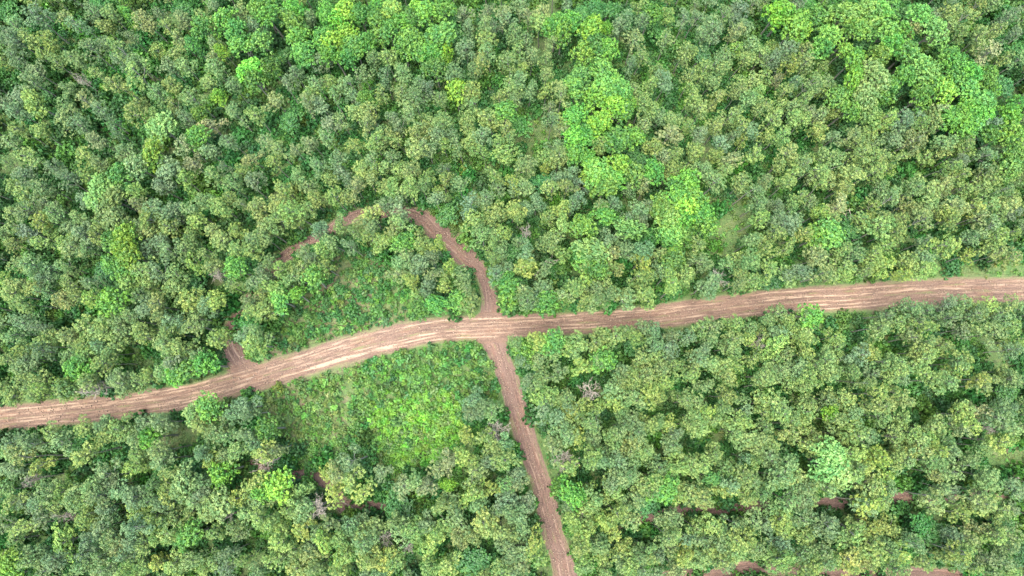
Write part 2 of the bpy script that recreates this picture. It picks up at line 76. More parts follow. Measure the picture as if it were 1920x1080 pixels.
(2, 2): """40 110 m;80 80 y2;150 160 Y;70 180 y;100 250 y2;40 240 m;170 210 y;260 70 y2;350 80 m;240 140 m;290 220 y2;320 270 m;380 230 y;370 160 g;450 20 y;500 110 y2;470 160 y;590 180 y2;570 120 m2;600 230 y;480 250 y;400 300 y2;450 330 y;440 380 y;540 330 y;590 340 y2;670 270 y2;640 240 m;710 230 y;720 330 y2;780 320 y;820 240 y2;840 320 y;870 200 y;880 260 m;720 170 y2;710 100 y;740 10 y;690 20 y;840 150 l0;840 80 m;900 70 m;940 90 y2;980 50 y;970 230 Y2;930 290 y;970 290 m;1000 180 g;1060 60 y2;1120 60 Y2;1090 120 m2;1180 120 y2;1210 30 y;1230 90 o;1290 90 o;1340 90 g2;1250 190 y2;1200 210 y;1150 180 m;1330 180 m;1380 210 g;1220 310 y2;1170 320 y;1100 290 y2;1050 300 m2;1010 340 y2;960 380 Y2;1000 400 y;1120 400 Y2;1300 260 m2;1360 240 y;1330 310 y2;1410 310 y;1450 260 y;1500 320 m;1460 390 Y;1270 390 Y2;1230 430 y;1290 440 m2;1370 390 y;1400 440 m2;1470 450 m2;1530 460 y;1540 390 m;1430 500 y;1560 500 m2;1640 480 m;1650 430 m;1600 530 y;1370 550 m2;1480 580 m;1550 570 y;1530 610 g;1430 640 y2;1470 680 g;1580 170 Y2;1620 150 o;1700 170 t2;1680 230 Y;1590 220 o;1740 240 d0;1800 160 g2;1850 190 g2;1890 140 g;1820 240 m;1880 250 m2;1790 300 o2;1740 320 y;1700 350 m;1830 330 Y2;1880 330 y;1660 320 m;1760 370 y;1820 40 u;1730 10 y;850 440 p2;900 490 p2;810 450 p;940 490 P;860 390 p;60 440 y2;30 480 y;110 470 y;200 400 y;220 450 m;180 540 P0;270 490 m2;310 520 y;290 570 g;350 560 y2;390 600 y;330 610 y;250 590 m;380 420 g;440 440 y;420 500 m2;500 440 g;550 470 g2;620 430 m;600 490 y2;640 540 m;570 540 m2;540 590 y;670 520 y;700 490 g;1050 460 Y2;1000 470 m;990 540 y2;930 550 m;870 540 y;830 580 m;880 610 y2;950 610 y;800 620 m;750 600 y;700 590 m;1080 590 y2;1130 560 g;1160 510 Y;1080 510 g;1180 590 g;60 620 y2;30 660 m;100 590 y;110 670 y;160 670 y;280 660 Y2;340 650 y;450 640 m;510 690 m;620 660 m2;680 640 m2;740 650 y;960 680 m2;1020 670 y;1100 670 Y2;1060 630 y;1160 690 m2;1210 700 y;1230 650 m;1280 680 m2;1660 690 m2;1600 690 m;1530 720 m2;1570 750 y;1700 720 Y2;1750 660 o2;1780 700 g;1840 720 y2;1890 710 g;1880 590 m;1810 590 m;1780 530 m2;1740 560 g;1700 610 m;1650 630 m;60 790 y;100 830 m;180 790 y2;150 820 y;320 780 m2;280 770 y;410 770 m2;470 790 g;560 770 Y2;620 780 y;520 750 m;580 820 y;700 790 m2;760 770 g;700 870 y2;730 910 y;660 850 y;750 860 g;850 780 g2;900 800 g2;860 840 m;910 870 m2;820 850 g;1000 810 y2;1060 810 Y2;1030 850 y;1140 820 Y;1100 770 m;1200 830 y;1260 800 m;1300 830 g;1390 830 u2;1340 800 u;1440 790 m;1500 830 m2;1540 880 g;1640 860 o;1690 840 o;1760 860 y2;1870 860 y2;1820 880 y;1800 790 u;1670 910 o;1700 960 g;1640 950 g2;1780 930 g;1840 940 m;120 890 m2;60 890 g;30 940 y;160 910 y;210 930 m;230 860 m2;280 870 y;330 880 y2;380 860 m;400 900 y;320 950 y2;280 960 m;140 980 m2;190 980 y;110 1010 y;30 990 Y;230 1030 y2;280 1020 m;410 1020 y2;380 1050 y;450 950 m2;500 930 m;540 960 y;560 1020 y2;590 1050 y;640 950 m;600 910 g;680 970 m2;640 1010 y;720 1040 y2;770 1050 y;780 960 m;830 950 m2;890 960 y2;940 980 Y2;900 1020 y;960 1040 y;850 1020 m;1000 920 m;940 900 y;1080 900 y;1130 890 m;1110 980 Y2;1160 990 y2;1070 1020 y;1200 960 m;1260 940 u2;1280 1000 m;1310 1020 Y2;1370 1040 y;1410 1010 m;1250 1050 y;1400 950 m2;1350 920 m;1450 930 m;1560 960 Y2;1610 960 y2;1540 1010 y;1600 1030 m2;1650 1060 y;1500 960 y;1680 1010 y;1760 1000 m;1780 1060 m;1850 1010 m2;1890 1060 y;1900 950 u""",
}
# openings in the canopy: x y r in photo pixels (no filler trees there)
GAPS = """985 250 45;1010 262 35;1370 430 60;1345 470 45;1395 400 40;330 805 48;285 820 35;105 592 38;240 683 48;1775 765 48;1740 780 40;1745 745 40;893 318 58;870 300 40;1080 455 40;1000 430 40;545 875 70;490 860 30;610 895 40;650 940 45;1150 1005 55;1195 1000 45;1500 255 45;1535 262 35;1590 245 25;1620 345 30;1700 330 45;1580 430 45;1720 435 40;1600 590 70;1680 640 40;1790 650 35;1870 665 50;1880 860 50;1730 905 40;1700 920 40;1360 820 40;1470 812 35;1575 835 32;1640 800 30;1540 785 35;200 855 60;130 870 50;420 885 35;480 1020 40;765 960 45;720 930 60;860 1060 40;915 1030 40;190 260 40;95 270 30;45 100 25;125 65 30;215 180 35;280 135 30;570 235 45;1060 110 45;930 130 50;1740 960 45;1770 965 40;1680 970 35;1230 70 40;1630 505 0;1850 510 70;1790 515 50;1900 505 50;1255 555 25;420 620 25;380 640 30;310 610 25;190 465 30;290 495 30;720 60 0;350 540 30;465 540 25;980 870 30;1020 800 30;690 800 80;700 720 90;800 700 80;820 800 70;860 700 50;560 760 80;500 790 50;520 730 50;620 560 90;660 500 70;560 620 70;700 590 60;760 600 30"""
ROADS = {
 'main': [(-160,800,46),(-60,792,43),(0,785,46),(100,776,50),(200,765,49),(330,748,45),(400,731,46),(470,711,48),(560,685,49),(640,661,51),(740,635,50),(820,619,47),(900,615,45),(980,612,42),(1100,605,41),(1200,598,43),(1280,588,45),(1400,572,46),(1500,564,47),(1600,558,50),(1760,547,50),(1900,544,46),(2000,545,46),(2100,550,46)],
 'south': [(920,626,41),(932,655,38),(945,690,36),(957,722,37),(977,793,40),(996,853,37),(1017,913,38),(1028,960,40),(1037,1000,40),(1050,1040,41),(1060,1085,46),(1075,1160,43),(1090,1240,43)],
 'loop': [(926,612,51),(921,592,39),(919,562,30),(912,530,26),(895,500,29),(871,480,37),(846,455,38),(814,430,34),(794,410,32),(765,400,28),(725,397,28),(690,401,23),(650,411,23),(612,437,23),(575,458,23),(545,474,23),(505,512,25),(472,560,25),(445,597,25),(430,622,28),(430,645,32),(440,668,39),(460,692,41),(472,704,39)],
 'right_track': [(1150,985,20),(1215,968,22),(1290,955,24),(1370,952,22),(1470,946,20),(1560,944,24),(1650,938,20),(1740,930,22),(1850,925,20),(1990,922,20)],
 'bottom_track': [(1130,1100,26),(1250,1082,26),(1380,1066,28),(1450,1062,28),(1520,1070,26),(1640,1074,30),(1760,1078,28),(1900,1092,26),(2020,1105,26)],
 'left_track': [(455,862,14),(505,878,16),(560,888,18),(600,898,20),(635,930,20),(648,950,30),(690,947,22),(740,960,16)],
}

# ------------------------------------------------------------------ helpers
rng = np.random.default_rng(7)
random.seed(7)
CT, ST = math.cos(TILT), math.sin(TILT)

def ground_at(px, py, z=0.0):
    """World point at height z seen at photo pixel (px, py)."""
    x = (px - 960.0) / F_PX
    y = (540.0 - py) / F_PX
    wy = y * CT + ST
    wz = y * ST - CT
    s = (CAM_H - z) / -wz
    return np.array((x * s, wy * s, z))

def to_photo(p):
    d = np.asarray(p, float) - np.array((0, 0, CAM_H))
    x = d[..., 0]
    y = d[..., 1] * CT + d[..., 2] * ST
    z = d[..., 1] * ST - d[..., 2] * CT
    return 960 + F_PX * x / z, 540 - F_PX * y / z

def tag(o, label=None, cat=None, group=None, kind=None):
    if label: o['label'] = label
    if cat: o['category'] = cat
    if group: o['group'] = group
    if kind: o['kind'] = kind
    return o

def mesh_np(name, verts, quads=None, tris=None, mat=None, smooth=False, face_attr=None, pt_attr=None):
    verts = np.asarray(verts, np.float32)
    me = bpy.data.meshes.new(name)
    nq = 0 if quads is None else len(quads)
    nt = 0 if tris is None else len(tris)
    loops = np.concatenate([np.asarray(a, np.int32).ravel() for a in (quads, tris) if a is not None and len(a)])
    starts = np.concatenate([np.arange(nq) * 4, nq * 4 + np.arange(nt) * 3]).astype(np.int32)
    me.vertices.add(len(verts))
    me.vertices.foreach_set('co', verts.ravel())
    me.loops.add(len(loops))
    me.loops.foreach_set('vertex_index', loops)
    me.polygons.add(nq + nt)
    me.polygons.foreach_set('loop_start', starts)
    if smooth:
        me.polygons.foreach_set('use_smooth', np.ones(nq + nt, bool))
    for k, v in (face_attr or {}).items():
        a = me.attributes.new(k, 'FLOAT', 'FACE')
        a.data.foreach_set('value', np.asarray(v, np.float32))
    for k, v in (pt_attr or {}).items():
        a = me.attributes.new(k, 'FLOAT', 'POINT')
        a.data.foreach_set('value', np.asarray(v, np.float32))
    if mat: me.materials.append(mat)
    me.update(calc_edges=True)
    return me

def link(name, me, parent=None):
    o = bpy.data.objects.new(name, me)
    COL.objects.link(o)
    if parent: o.parent = parent
    return o

def unit(v):
    return v / np.maximum(np.linalg.norm(v, axis=-1, keepdims=True), 1e-9)

def vnoise(x, y, seed=0):
    """Smooth value noise on arrays, about -1..1."""
    r = np.random.default_rng(1000 + seed).uniform(-1, 1, (64, 64))
    xi, yi = np.floor(x).astype(int), np.floor(y).astype(int)
    fx, fy = x - xi, y - yi
    fx, fy = fx * fx * (3 - 2 * fx), fy * fy * (3 - 2 * fy)
    g = lambda a, b: r[a % 64, b % 64]
    return (g(xi, yi) * (1 - fx) + g(xi + 1, yi) * fx) * (1 - fy) + (g(xi, yi + 1) * (1 - fx) + g(xi + 1, yi + 1) * fx) * fy

# ------------------------------------------------------------------ materials
def new_mat(name):
    m = bpy.data.materials.new(name)
    m.use_nodes = True
    m.node_tree.nodes.clear()
    return m, m.node_tree.nodes, m.node_tree.links

def N(nodes, t, **kw):
    n = nodes.new(t)
    for k, v in kw.items(): setattr(n, k, v)
    return n

def mixc(nodes, links, fac, a, b, blend='MIX'):
    n = nodes.new('ShaderNodeMix')
    n.data_type = 'RGBA'
    n.blend_type = blend
    for sock, v in ((n.inputs[0], fac), (n.inputs[6], a), (n.inputs[7], b)):
        if hasattr(v, 'is_linked'): links.new(v, sock)
        elif isinstance(v, (int, float)): sock.default_value = v
        else: sock.default_value = (*v, 1.0)
    return n.outputs[2]

def mathn(nodes, links, op, a, b=None, clamp=False):
    n = nodes.new('ShaderNodeMath')
    n.operation = op
    n.use_clamp = clamp
    for i, v in enumerate((a, b)):
        if v is None: continue
        if hasattr(v, 'is_linked'): links.new(v, n.inputs[i])
        else: n.inputs[i].default_value = v
    return n.outputs[0]

def ramp(nodes, links, fac, stops):
    n = nodes.new('ShaderNodeMapRange')
    n.clamp = True
    n.interpolation_type = 'SMOOTHSTEP'
    links.new(fac, n.inputs[0])
    n.inputs[1].default_value, n.inputs[2].default_value = stops
    return n.outputs[0]

def noise(nodes, links, vec, scale, detail=3.0, rough=0.55):
    n = nodes.new('ShaderNodeTexNoise')
    n.inputs['Scale'].default_value = scale
    n.inputs['Detail'].default_value = detail
    n.inputs['Roughness'].default_value = rough
    if vec is not None: links.new(vec, n.inputs['Vector'])
    return n.outputs[0]

def leaf_material():
    m, n, l = new_mat('foliage')
    tone = N(n, 'ShaderNodeAttribute', attribute_type='INSTANCER', attribute_name='tone')
    young = N(n, 'ShaderNodeAttribute', attribute_type='INSTANCER', attribute_name='young')
    var = N(n, 'ShaderNodeAttribute', attribute_name='var')
    clump = N(n, 'ShaderNodeAttribute', attribute_name='clump')
    # leaf-to-leaf difference in colour, and whole sprays of younger growth
    br = mathn(n, l, 'MULTIPLY_ADD', var.outputs['Fac'], 0.5)
    br.node.inputs[2].default_value = 0.75
    hs = N(n, 'ShaderNodeHueSaturation')
    l.new(tone.outputs['Color'], hs.inputs['Color'])
    l.new(br, hs.inputs['Value'])
    hue = mathn(n, l, 'MULTIPLY_ADD', clump.outputs['Fac'], -0.016)
    hue.node.inputs[2].default_value = 0.508
    l.new(hue, hs.inputs['Hue'])
    yf = ramp(n, l, clump.outputs['Fac'], (0.2, 0.9))
    c = mixc(n, l, yf, hs.outputs[0], young.outputs['Color'])
    vb = mixc(n, l, 0.2, c, hs.outputs[0])
    dif = N(n, 'ShaderNodeBsdfPrincipled')
    l.new(vb, dif.inputs['Base Color'])
    dif.inputs['Roughness'].default_value = 0.55
    dif.inputs['Specular IOR Level'].default_value = 0.35
    tr = N(n, 'ShaderNodeBsdfTranslucent')
    tc = mixc(n, l, 1.0, vb, (1.0, 1.0, 0.55), 'MULTIPLY')
    l.new(tc, tr.inputs['Color'])
    mx = N(n, 'ShaderNodeMixShader')
    mx.inputs[0].default_value = 0.28
    l.new(dif.outputs[0], mx.inputs[1])
    l.new(tr.outputs[0], mx.inputs[2])
    out = N(n, 'ShaderNodeOutputMaterial')
    l.new(mx.outputs[0], out.inputs[0])
    return m

def bark_material(name, a, b):
    m, n, l = new_mat(name)
    tc = N(n, 'ShaderNodeTexCoord')
    mp = N(n, 'ShaderNodeMapping')
    mp.inputs['Scale'].default_value = (6, 6, 0.8)
    l.new(tc.outputs['Object'], mp.inputs[0])
    f = noise(n, l, mp.outputs[0], 3.0, 5.0, 0.65)
    c = mixc(n, l, ramp(n, l, f, (0.3, 0.7)), a, b)
    p = N(n, 'ShaderNodeBsdfPrincipled')
    l.new(c, p.inputs['Base Color'])
    p.inputs['Roughness'].default_value = 0.85
    out = N(n, 'ShaderNodeOutputMaterial')
    l.new(p.outputs[0], out.inputs[0])
    return m

def cover_colour(n, l):
    """Colour of the ground cover from world position and the 'lush' attribute (shared by ground and road verges)."""
    geo = N(n, 'ShaderNodeNewGeometry')
    pos = geo.outputs['Position']
    lush = N(n, 'ShaderNodeAttribute', attribute_name='lush').outputs['Fac']
    big = noise(n, l, pos, 0.11, 3.0)
    mid = noise(n, l, pos, 0.55, 4.0, 0.6)
    fine = noise(n, l, pos, 3.2, 4.0, 0.7)
    grass = mixc(n, l, ramp(n, l, fine, (0.32, 0.68)), (0.020, 0.050, 0.012), (0.062, 0.118, 0.026))
    grass = mixc(n, l, ramp(n, l, mid, (0.42, 0.7)), grass, (0.075, 0.098, 0.034))
    litter = mixc(n, l, ramp(n, l, fine, (0.3, 0.7)), (0.055, 0.038, 0.026), (0.135, 0.095, 0.062))
    s = mathn(n, l, 'ADD', mathn(n, l, 'MULTIPLY', big, 0.55), mathn(n, l, 'MULTIPLY', mid, 0.75))
    s = mathn(n, l, 'ADD', s, mathn(n, l, 'MULTIPLY', fine, 0.35))
    s = mathn(n, l, 'ADD', s, mathn(n, l, 'MULTIPLY', mathn(n, l, 'SUBTRACT', lush, 0.5), 0.9))
    f = ramp(n, l, s, (0.66, 0.98))
    return mixc(n, l, f, litter, grass), fine, pos

def ground_material():
    m, n, l = new_mat('forest_floor')
    c, fine, pos = cover_colour(n, l)
    p = N(n, 'ShaderNodeBsdfPrincipled')
    l.new(c, p.inputs['Base Color'])
    p.inputs['Roughness'].default_value = 0.95
    bp = N(n, 'ShaderNodeBump')
    bp.inputs['Strength'].default_value = 0.6
    bp.inputs['Distance'].default_value = 0.15
    l.new(fine, bp.inputs['Height'])
    l.new(bp.outputs[0], p.inputs['Normal'])
    out = N(n, 'ShaderNodeOutputMaterial')
    l.new(p.outputs[0], out.inputs[0])
    return m

def road_material(name, red, pale, pale_lo, grassy):
    m, n, l = new_mat(name)
    cover, fine, pos = cover_colour(n, l)
    uv = N(n, 'ShaderNodeUVMap').outputs[0]
    sep = N(n, 'ShaderNodeSeparateXYZ')
    l.new(uv, sep.inputs[0])
    mp = N(n, 'ShaderNodeMapping')
    mp.inputs['Scale'].default_value = (1.7, 0.12, 1.0)     # u across, v along: streaks follow the wheels
    l.new(uv, mp.inputs[0])
    streak = noise(n, l, mp.outputs[0], 2.3, 5.0, 0.68)
    mp2 = N(n, 'ShaderNodeMapping')
    mp2.inputs['Scale'].default_value = (1.0, 0.3, 1.0)
    mp2.inputs['Location'].default_value = (7.3, 3.1, 0)
    l.new(uv, mp2.inputs[0])
    patch = noise(n, l, mp2.outputs[0], 0.7, 4.0, 0.65)
    grit = noise(n, l, pos, 7.0, 4.0, 0.75)
    rut = N(n, 'ShaderNodeAttribute', attribute_name='rut').outputs['Fac']
    edge = N(n, 'ShaderNodeAttribute', attribute_name='edge').outputs['Fac']
    dry = N(n, 'ShaderNodeAttribute', attribute_name='dry').outputs['Fac']
    soil = mixc(n, l, ramp(n, l, grit, (0.36, 0.64)), tuple(v * 0.6 for v in red), tuple(min(v * 1.35, 1) for v in red))
    soil = mixc(n, l, ramp(n, l, patch, (0.45, 0.75)), soil, (red[0] * 1.22, red[1] * 1.05, red[2] * 0.95))
    s = mathn(n, l, 'ADD', mathn(n, l, 'MULTIPLY', streak, 0.48), mathn(n, l, 'MULTIPLY', rut, 0.26))
    s = mathn(n, l, 'ADD', s, mathn(n, l, 'MULTIPLY', dry, 0.05))
    s = mathn(n, l, 'ADD', s, mathn(n, l, 'MULTIPLY', grit, 0.42))
    soil = mixc(n, l, ramp(n, l, s, (pale_lo, pale_lo + 0.26)), soil, pale)
    dk = mathn(n, l, 'SUBTRACT', 1.0, ramp(n, l, streak, (0.36, 0.50)))
    soil = mixc(n, l, mathn(n, l, 'MULTIPLY', dk, 0.75), soil, tuple(v * 0.52 for v in red))
    # weeds creeping in from the edges and along the middle
    g = mathn(n, l, 'ADD', edge, mathn(n, l, 'MULTIPLY', mathn(n, l, 'SUBTRACT', patch, 0.5), 1.5))
    g = mathn(n, l, 'ADD', g, mathn(n, l, 'MULTIPLY', mathn(n, l, 'SUBTRACT', grit, 0.5), 0.9))
    g = mathn(n, l, 'ADD', g, grassy)
    green = mixc(n, l, ramp(n, l, grit, (0.35, 0.65)), (0.045, 0.07, 0.022), (0.13, 0.15, 0.06))
    soil = mixc(n, l, mathn(n, l, 'MULTIPLY', ramp(n, l, g, (0.45, 0.85)), 0.75), soil, green)
    fade = N(n, 'ShaderNodeAttribute', attribute_name='fade').outputs['Fac']
    fd = mathn(n, l, 'ADD', fade, mathn(n, l, 'MULTIPLY', mathn(n, l, 'SUBTRACT', grit, 0.5), 1.0))
    fd = mathn(n, l, 'ADD', fd, mathn(n, l, 'MULTIPLY', mathn(n, l, 'SUBTRACT', patch, 0.5), 0.9))
    col = mixc(n, l, ramp(n, l, fd, (0.35, 0.75)), soil, cover)
    p = N(n, 'ShaderNodeBsdfPrincipled')
    l.new(col, p.inputs['Base Color'])
    p.inputs['Roughness'].default_value = 0.95
    bp = N(n, 'ShaderNodeBump')
    bp.inputs['Strength'].default_value = 0.7
    bp.inputs['Distance'].default_value = 0.08
    l.new(mathn(n, l, 'ADD', streak, grit), bp.inputs['Height'])
    l.new(bp.outputs[0], p.inputs['Normal'])
    out = N(n, 'ShaderNodeOutputMaterial')
    l.new(p.outputs[0], out.inputs[0])
    return m

M_LEAF = leaf_material()
M_BARK = bark_material('grey_bark', (0.105, 0.11, 0.08), (0.23, 0.235, 0.18))
M_DEAD = bark_material('bleached_wood', (0.22, 0.19, 0.15), (0.36, 0.32, 0.26))
M_GROUND = ground_material()
M_ROAD = road_material('red_dirt_road', (0.112, 0.071, 0.050), (0.245, 0.176, 0.120), 0.52, 0.26)
M_TRACK = road_material('red_dirt_track', (0.105, 0.066, 0.050), (0.190, 0.134, 0.097), 0.53, 0.14)
M_FAINT = road_material('faint_dirt_track', (0.105, 0.068, 0.053), (0.17, 0.120, 0.088), 0.62, 0.10)

# ------------------------------------------------------------------ roads: centre lines in world metres
def spline(pts, step=0.4):
    P = np.array([[*ground_at(a, b)[:2], w] for a, b, w in pts])
    # photo-pixel width to metres at that place
    for i, (a, b, w) in enumerate(pts):
        P[i, 2] = np.linalg.norm(ground_at(a, b + w / 2) - ground_at(a, b - w / 2)) if w else 0
    Q = np.vstack([2 * P[0] - P[1], P, 2 * P[-1] - P[-2]])
    out = []
    for i in range(1, len(Q) - 2):
        n = max(2, int(np.linalg.norm(Q[i + 1, :2] - Q[i, :2]) / step))
        t = np.linspace(0, 1, n, endpoint=False)[:, None]
        a, b, c, d = Q[i - 1], Q[i], Q[i + 1], Q[i + 2]
        out.append(0.5 * (2 * b + (c - a) * t + (2 * a - 5 * b + 4 * c - d) * t ** 2 + (3 * b - a - 3 * c + d) * t ** 3))
    out.append(P[-1:])
    return np.vstack(out)

LINES = {k: spline(v) for k, v in ROADS.items()}
ALLROAD = np.vstack(list(LINES.values()))

def road_gap(xy, lines=None):
    """Distance to the nearest road edge in metres (negative on the road)."""
    R = (ALLROAD if lines is None else np.vstack([LINES[k] for k in lines]))[::3]
    xy = np.atleast_2d(xy)[:, :2]
    out = np.empty(len(xy))
    for i in range(0, len(xy), 4000):
        q = xy[i:i + 4000]
        d = np.sqrt((q[:, 0:1] - R[None, :, 0]) ** 2 + (q[:, 1:2] - R[None, :, 1]) ** 2) - R[None, :, 2] / 2
        out[i:i + 4000] = d.min(1)
    return out

def in_poly(xy, poly):
    x, y = xy[:, 0], xy[:, 1]
    inside = np.zeros(len(x), bool)
    j = len(poly) - 1
    for i in range(len(poly)):
        xi, yi = poly[i]; xj, yj = poly[j]
        with np.errstate(divide='ignore', invalid='ignore'):
            c = ((yi > y) != (yj > y)) & (x < (xj - xi) * (y - yi) / (yj - yi + 1e-12) + xi)
        inside ^= c
        j = i
    return inside

def wpoly(s):
    return [tuple(ground_at(*map(float, p.split(',')))[:2]) for p in s.split()]

HALFMOON = wpoly('478,688 505,640 540,575 575,520 610,482 660,462 715,470 740,500 765,545 790,590 800,603 735,618 640,640 560,665')
THICKET = wpoly('690,672 800,642 905,640 925,690 935,745 905,775 870,800 855,850 840,872 790,880 720,872 690,820 660,780 670,720')
LIME = wpoly('690,775 755,745 850,728 872,790 855,845 840,868 790,875 725,866')
MOTTLED = wpoly('445,760 560,708 660,680 690,674 690,740 680,800 650,830 600,850 540,835 500,815')
VERGE = wpoly('1790,498 1850,492 1960,490 1960,524 1880,524 1790,524')
GRASSY = [wpoly(s) for s in ('950,235 1000,225 1035,240 1030,270 1000,290 955,285', '1335,420 1375,365 1410,375 1420,410 1385,450 1355,500 1335,490',
                             '280,790 350,780 395,800 385,830 300,845', '1845,840 1925,835 1925,870 1850,880', '1690,955 1780,950 1770,975 1700,985')]
GAPW = [(*ground_at(a, b, 4)[:2], r * 0.095) for a, b, r in (map(float, g.split()) for g in GAPS.split(';')) if r > 0]

def lushness(xy):
    v = np.full(len(xy), 0.78)
    v[in_poly(xy, THICKET)] = 0.95
    v[in_poly(xy, HALFMOON)] = 0.52
    v[in_poly(xy, MOTTLED)] = 0.6
    v[in_poly(xy, VERGE)] = 1.0
    for g in GRASSY: v[in_poly(xy, g)] = 0.72
    return np.clip(v + 0.10 * vnoise(xy[:, 0] / 6, xy[:, 1] / 6, 3), 0, 1)

def relief(xy, d):
    f = np.clip((d - 0.8) / 4.0, 0, 1)
    f = f * f * (3 - 2 * f)
    return f * (0.22 * vnoise(xy[:, 0] / 9, xy[:, 1] / 9, 1) + 0.10 * vnoise(xy[:, 0] / 2.6, xy[:, 1] / 2.6, 2)) - 0.02

# ground sheet: fine under the picture, wide cells out to the horizon
out_x = np.array([170, 230, 340, 520, 800, 1250, 2000, 3200])
gx = np.concatenate([-out_x[::-1], np.arange(-130, 131, 1.0), out_x])
gy = np.concatenate([-out_x[::-1], np.arange(-75, 131, 1.0), out_x])
GX, GY = np.meshgrid(gx, gy, indexing='ij')
gxy = np.stack([GX.ravel(), GY.ravel()], 1)
gd = road_gap(gxy)
gz = relief(gxy, gd)
nx, ny = len(gx), len(gy)
ii, jj = np.meshgrid(np.arange(nx - 1), np.arange(ny - 1), indexing='ij')
a = (ii * ny + jj).ravel()
quads = np.stack([a, a + ny, a + ny + 1, a + 1], 1)
ground = link('ground', mesh_np('ground', np.column_stack([gxy, gz]), quads, mat=M_GROUND, smooth=True, pt_attr={'lush': lushness(gxy)}))
tag(ground, 'forest floor of brown leaf litter and patchy grass', kind='structure')
def ground_z(x, y):
    p = np.array([[x, y]])
    return float(relief(p, road_gap(p))[0])

def road_strip(key, mat, name, label, lift, wheel, over=1.35, cap=(False, False)):
    L = LINES[key]
    n = len(L)
    T = unit(np.gradient(L[:, :2], axis=0))
    Nn = np.stack([-T[:, 1], T[:, 0]], 1)
    s = np.concatenate([[0], np.cumsum(np.linalg.norm(np.diff(L[:, :2], axis=0), axis=1))])
    C = 45
    a = np.linspace(-1, 1, C)
    w = L[:, 2] / 2
    left = w * over * (1 + 0.06 * vnoise(s / 2.2, s * 0 + 3, 11) + 0.05 * vnoise(s / 0.7, s * 0 + 9, 12))
    right = w * over * (1 + 0.06 * vnoise(s / 2.4, s * 0 + 5, 13) + 0.05 * vnoise(s / 0.8, s * 0 + 1, 14))
    half = np.where(a[None, :] < 0, right[:, None], left[:, None])
    off = a[None, :] * half
    XY = L[:, None, :2] + off[:, :, None] * Nn[:, None, :]
    an = off / w[:, None]                                      # -1..1 across the driven width
    z = np.full_like(off, lift)
    prof = sum(-0.07 * np.exp(-((np.abs(off) - q) / 0.28) ** 2) for q in wheel)
    prof = prof + 0.05 * np.exp(-(off / 0.45) ** 2) + 0.10 * np.exp(-((np.abs(an) - 1.02) / 0.16) ** 2)
    ns = vnoise(XY[..., 0].ravel() / 0.9, XY[..., 1].ravel() / 0.9, 15).reshape(off.shape)
    z = z + prof + 0.035 * ns + 0.07
    oth = road_gap(XY.reshape(-1, 2), ('south', 'loop') if key == 'main' else ('main',)).reshape(off.shape)
    mm = np.clip(oth / 0.9, 0, 1)
    if key == 'main': z = z - mm * 0 - (1 - mm) * 0.10 * np.exp(-((np.abs(an) - 1.02) / 0.16) ** 2)
    elif key in ('south', 'loop'): z = lift + (z - lift) * mm - 0.02 * (1 - mm)
    z[:, 0] = z[:, -1] = lift
    rut = np.zeros_like(off)
    lines = (-1.5, -0.95, -0.35, 0.5, 1.05, 1.6) if key == 'main' else (-0.7, 0.6)
    for qi, q in enumerate(lines):
        c = q + 0.22 * vnoise(s / 11, s * 0 + qi, 17 + qi) + 0.06 * vnoise(s / 2.5, s * 0, 27 + qi)
        g = 0.75 + 0.45 * vnoise(s / 9, s * 0 + 2 * qi, 37 + qi) + 0.25 * vnoise(s / 1.3, s * 0, 47 + qi)
        rut += np.exp(-((off - c[:, None]) / (0.15 + 0.05 * (qi % 2))) ** 2) * np.clip(g, 0, 1.2)[:, None]
    fade = np.clip((np.abs(an) - 0.82) / 0.45, 0, 1)
    if cap[0]: fade = np.maximum(fade, np.clip(1 - s / 2.5, 0, 1)[:, None])
    if cap[1]: fade = np.maximum(fade, np.clip(1 - (s[-1] - s) / 2.5, 0, 1)[:, None])
    if key == 'main':
        fade *= np.clip(road_gap(XY.reshape(-1, 2), ('south', 'loop')) / 0.8 - 0.2, 0, 1).reshape(fade.shape)
    edge = np.clip((np.abs(an) - 0.55) / 0.6, 0, 1) * 0.6 + 0.34 * np.exp(-((off + 0.1) / 0.3) ** 2) + 0.30 * np.exp(-((np.abs(off) - 1.15) / 0.22) ** 2) - 0.25 * np.minimum(rut, 1)
    if key == 'main': edge = edge * mm
    elif key in ('south', 'loop'): fade = fade * mm; edge = edge * mm
    px, py = to_photo(np.column_stack([XY.reshape(-1, 2), np.zeros(n * C)]))
    dry = np.clip(1 - np.abs(px - 640) / 520, 0, 1) if key == 'main' else np.zeros(n * C)
    V = np.column_stack([XY.reshape(-1, 2), z.ravel()])
    i, j = np.meshgrid(np.arange(n - 1), np.arange(C - 1), indexing='ij')
    q = (i * C + j).ravel()
    quads = np.stack([q, q + C, q + C + 1, q + 1], 1)
    me = mesh_np(name, V, quads, mat=mat, smooth=True, pt_attr={'rut': rut.ravel(), 'fade': fade.ravel(), 'edge': edge.ravel(), 'dry': dry, 'lush': lushness(XY.reshape(-1, 2))})
    uvl = me.uv_layers.new(name='UVMap')
    vi = np.empty(len(me.loops), np.int32)
    me.loops.foreach_get('vertex_index', vi)
    UV = np.stack([off.ravel(), np.repeat(s, C)], 1).astype(np.float32)
    uvl.data.foreach_set('uv', UV[vi].ravel())
    if me.polygons[0].normal.z < 0: me.flip_normals()
    return tag(link(name, me), label, kind='structure')

